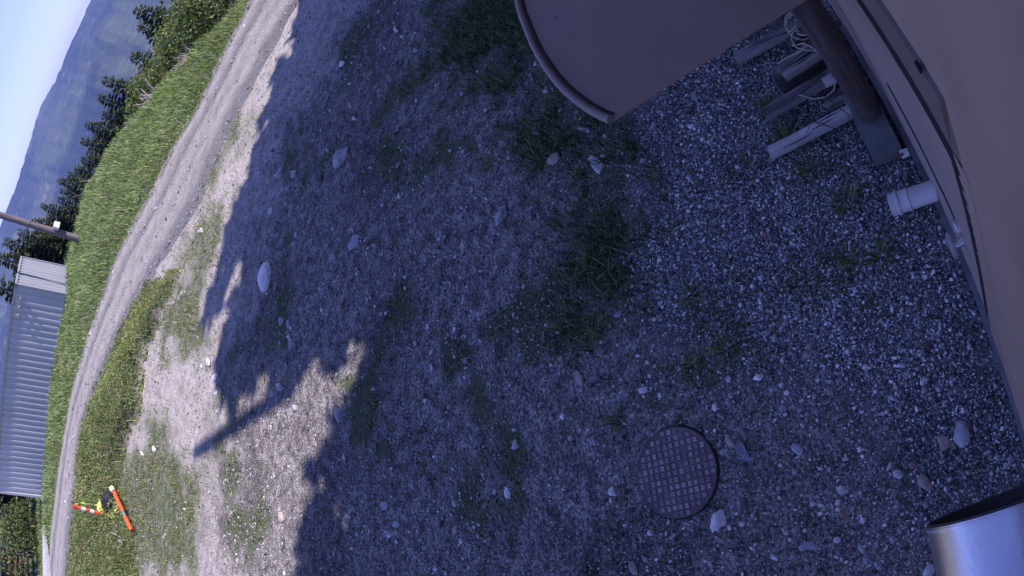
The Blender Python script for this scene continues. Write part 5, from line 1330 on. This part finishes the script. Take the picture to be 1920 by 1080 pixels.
# dead brush and logs in the dip past the crest
def dry_brush(az, dr_, size, seed, label):
    r_ = float(crest_r(az)) + dr_; x_, y_ = at_az(az, r_); z_ = float(height(x_, y_, False)); g = random.Random(seed); m = MB()
    for k in range(16):
        a_ = g.uniform(0, 2 * PI); p = Vector((x_ + g.uniform(-.3, .3), y_ + g.uniform(-.3, .3), z_)); d = Vector((math.cos(a_) * g.uniform(.2, .9), math.sin(a_) * g.uniform(.2, .9), g.uniform(.5, 1.1))) * size
        m.tube([p, p + d * .5, p + d + Vector((g.uniform(-.2, .2), g.uniform(-.2, .2), -.1)) * size], [.022, .015, .006], 5)
    set_props(m.build('dry_brush', M_TWIG), label, 'dead branches')
dry_brush(41.8, .2, .55, 1, 'pale dead branches at the lower end of the shaded dip')
dry_brush(45.6, .1, .45, 2, 'pale dead twigs poking up midway along the shaded dip')
dry_brush(34.0, 3.2, 1.7, 3, 'pinkish bare branches among the dark spruces on the crest')
dry_brush(44.4, 6.0, 2.1, 4, 'bleached dead treetop above the leafy bushes')
for az0, az1, dr_, lab in ((46.8, 49.2, 2.6, 'grey fallen log in the dip nearest the top edge'), (43.3, 44.6, 2.4, 'grey fallen log lower in the shaded dip')):
    a_ = at_az(az0, float(crest_r(az0)) + dr_ + .5); b_ = at_az(az1, float(crest_r(az1)) + dr_)
    m = MB(); m.tube([(a_[0], a_[1], float(height(*a_, False)) + .1), (b_[0], b_[1], float(height(*b_, False)) + .18)], [.09, .07], 10)
    set_props(m.build('fallen_log', M_TWIG, None, True), lab, 'log')

# ------------------------------------------------------------------ stack of brown poles past the side track
ls = empty('pole_stack', (1.0, 39.3, float(height(1.0, 39.3, False)))); set_props(ls, 'stack of rusty brown and grey poles under a dark cover past the side track', 'pole stack')
for k in range(7):
    m = MB(); z_ = .16 + k * .31; j = .05 * math.sin(k * 2.2)
    m.tube([(.45 + j, -.30, z_), (-1.8, -.05 + j, z_), (-4.6, .25, z_)], [.135, .14, .14], 12)
    m.build('pole', M_GREYP if k in (0, 1) else M_RUSTY, ls, True)
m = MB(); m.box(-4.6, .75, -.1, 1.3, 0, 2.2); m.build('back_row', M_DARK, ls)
m = MB(); m.hexa([(-4.7, -.5, 2.27), (.9, -.6, 2.27), (.9, 1.4, 2.3), (-4.7, 1.5, 2.3)], [(-4.7, -.5, 2.36), (.9, -.6, 2.36), (.9, 1.4, 2.6), (-4.7, 1.5, 2.6)]); m.build('cover', M_ROOFING, ls)
for k in range(2):
    m = MB(); m.box(.5 + k * .2, .6 + k * .2, -.5, -.4, -.1, 2.27); m.build('stake', M_WOODD, ls)

# ------------------------------------------------------------------ tall trees behind the shed throw dappled shade; an added trunk casts the stripe
BIG = [conifer_parts(17.0, 4.0, 51 + k, 42, 42, .70, (.5, .6)[k], .14, .72) for k in range(2)]
shade_trees = [(14.3, -.4, 17.4, .50, 'tall conifer furthest along from the shed door'), (11.7, -.2, 14.6, 1.2, 'middling conifer standing beside the shed end'), (10.6, -1.2, 13.7, 1.2, 'shorter conifer close to the shed end'), (7.2, -1.5, 15.2, .6, 'conifer just behind the shed corner'),
               (7.6, -3.1, 13.6, 1.2, 'bushy conifer close behind the shed roof'), (6.2, -4.6, 15.5, 1.2, 'tall conifer behind the shed roof'), (3.4, -5.6, 17.0, 1.0, 'tall conifer behind the middle of the shed'), (.2, -6.0, 16.5, 1.0, 'tall conifer behind the near half of the shed'), (11.8, -3.4, 14.6, .85, 'broad conifer in the second row behind the shed end'), (-3.2, -6.0, 15.5, 1.0, 'conifer behind the far near end of the shed')]
for k, (x_, y_, h_, wf, lab) in enumerate(shade_trees):
    s_ = h_ / 17.0
    place_tree(BIG[k % 2], 'tall_conifer', (x_, y_, float(height(x_, y_, False)) - .1), (s_ * wf, s_ * wf, s_), k * 1.1, lab, 'tree', 'tall conifers behind the shed')
hz_ = 14.0  # invented unseen trunk, aimed along the sun to cast the straight shadow stripe
kx, ky = to_sun.x / to_sun.z * hz_, to_sun.y / to_sun.z * hz_
stripe_caster = empty('stripe_shadow_caster', (7.0, -4.2, 0.0)); set_props(stripe_caster, 'unseen leaning trunk added behind the shed to cast the straight shadow stripe', 'shadow caster')
a_ = Vector((2.52 + kx - 7.0, 7.06 + ky + 4.2, hz_)); b_ = Vector((2.34 + kx - 7.0, 10.75 + ky + 4.2, hz_))
m = MB(); m.tube([(0, 0, -.5), a_ * .5 + Vector((.15, .1, 0)), a_], [.2, .16, .13], 12); m.build('trunk', M_BARK, stripe_caster, True)
m = MB(); m.tube([a_, a_.lerp(b_, .5), b_], [.13, .125, .12], 12); m.build('stripe_bar', M_BARK, stripe_caster, True)
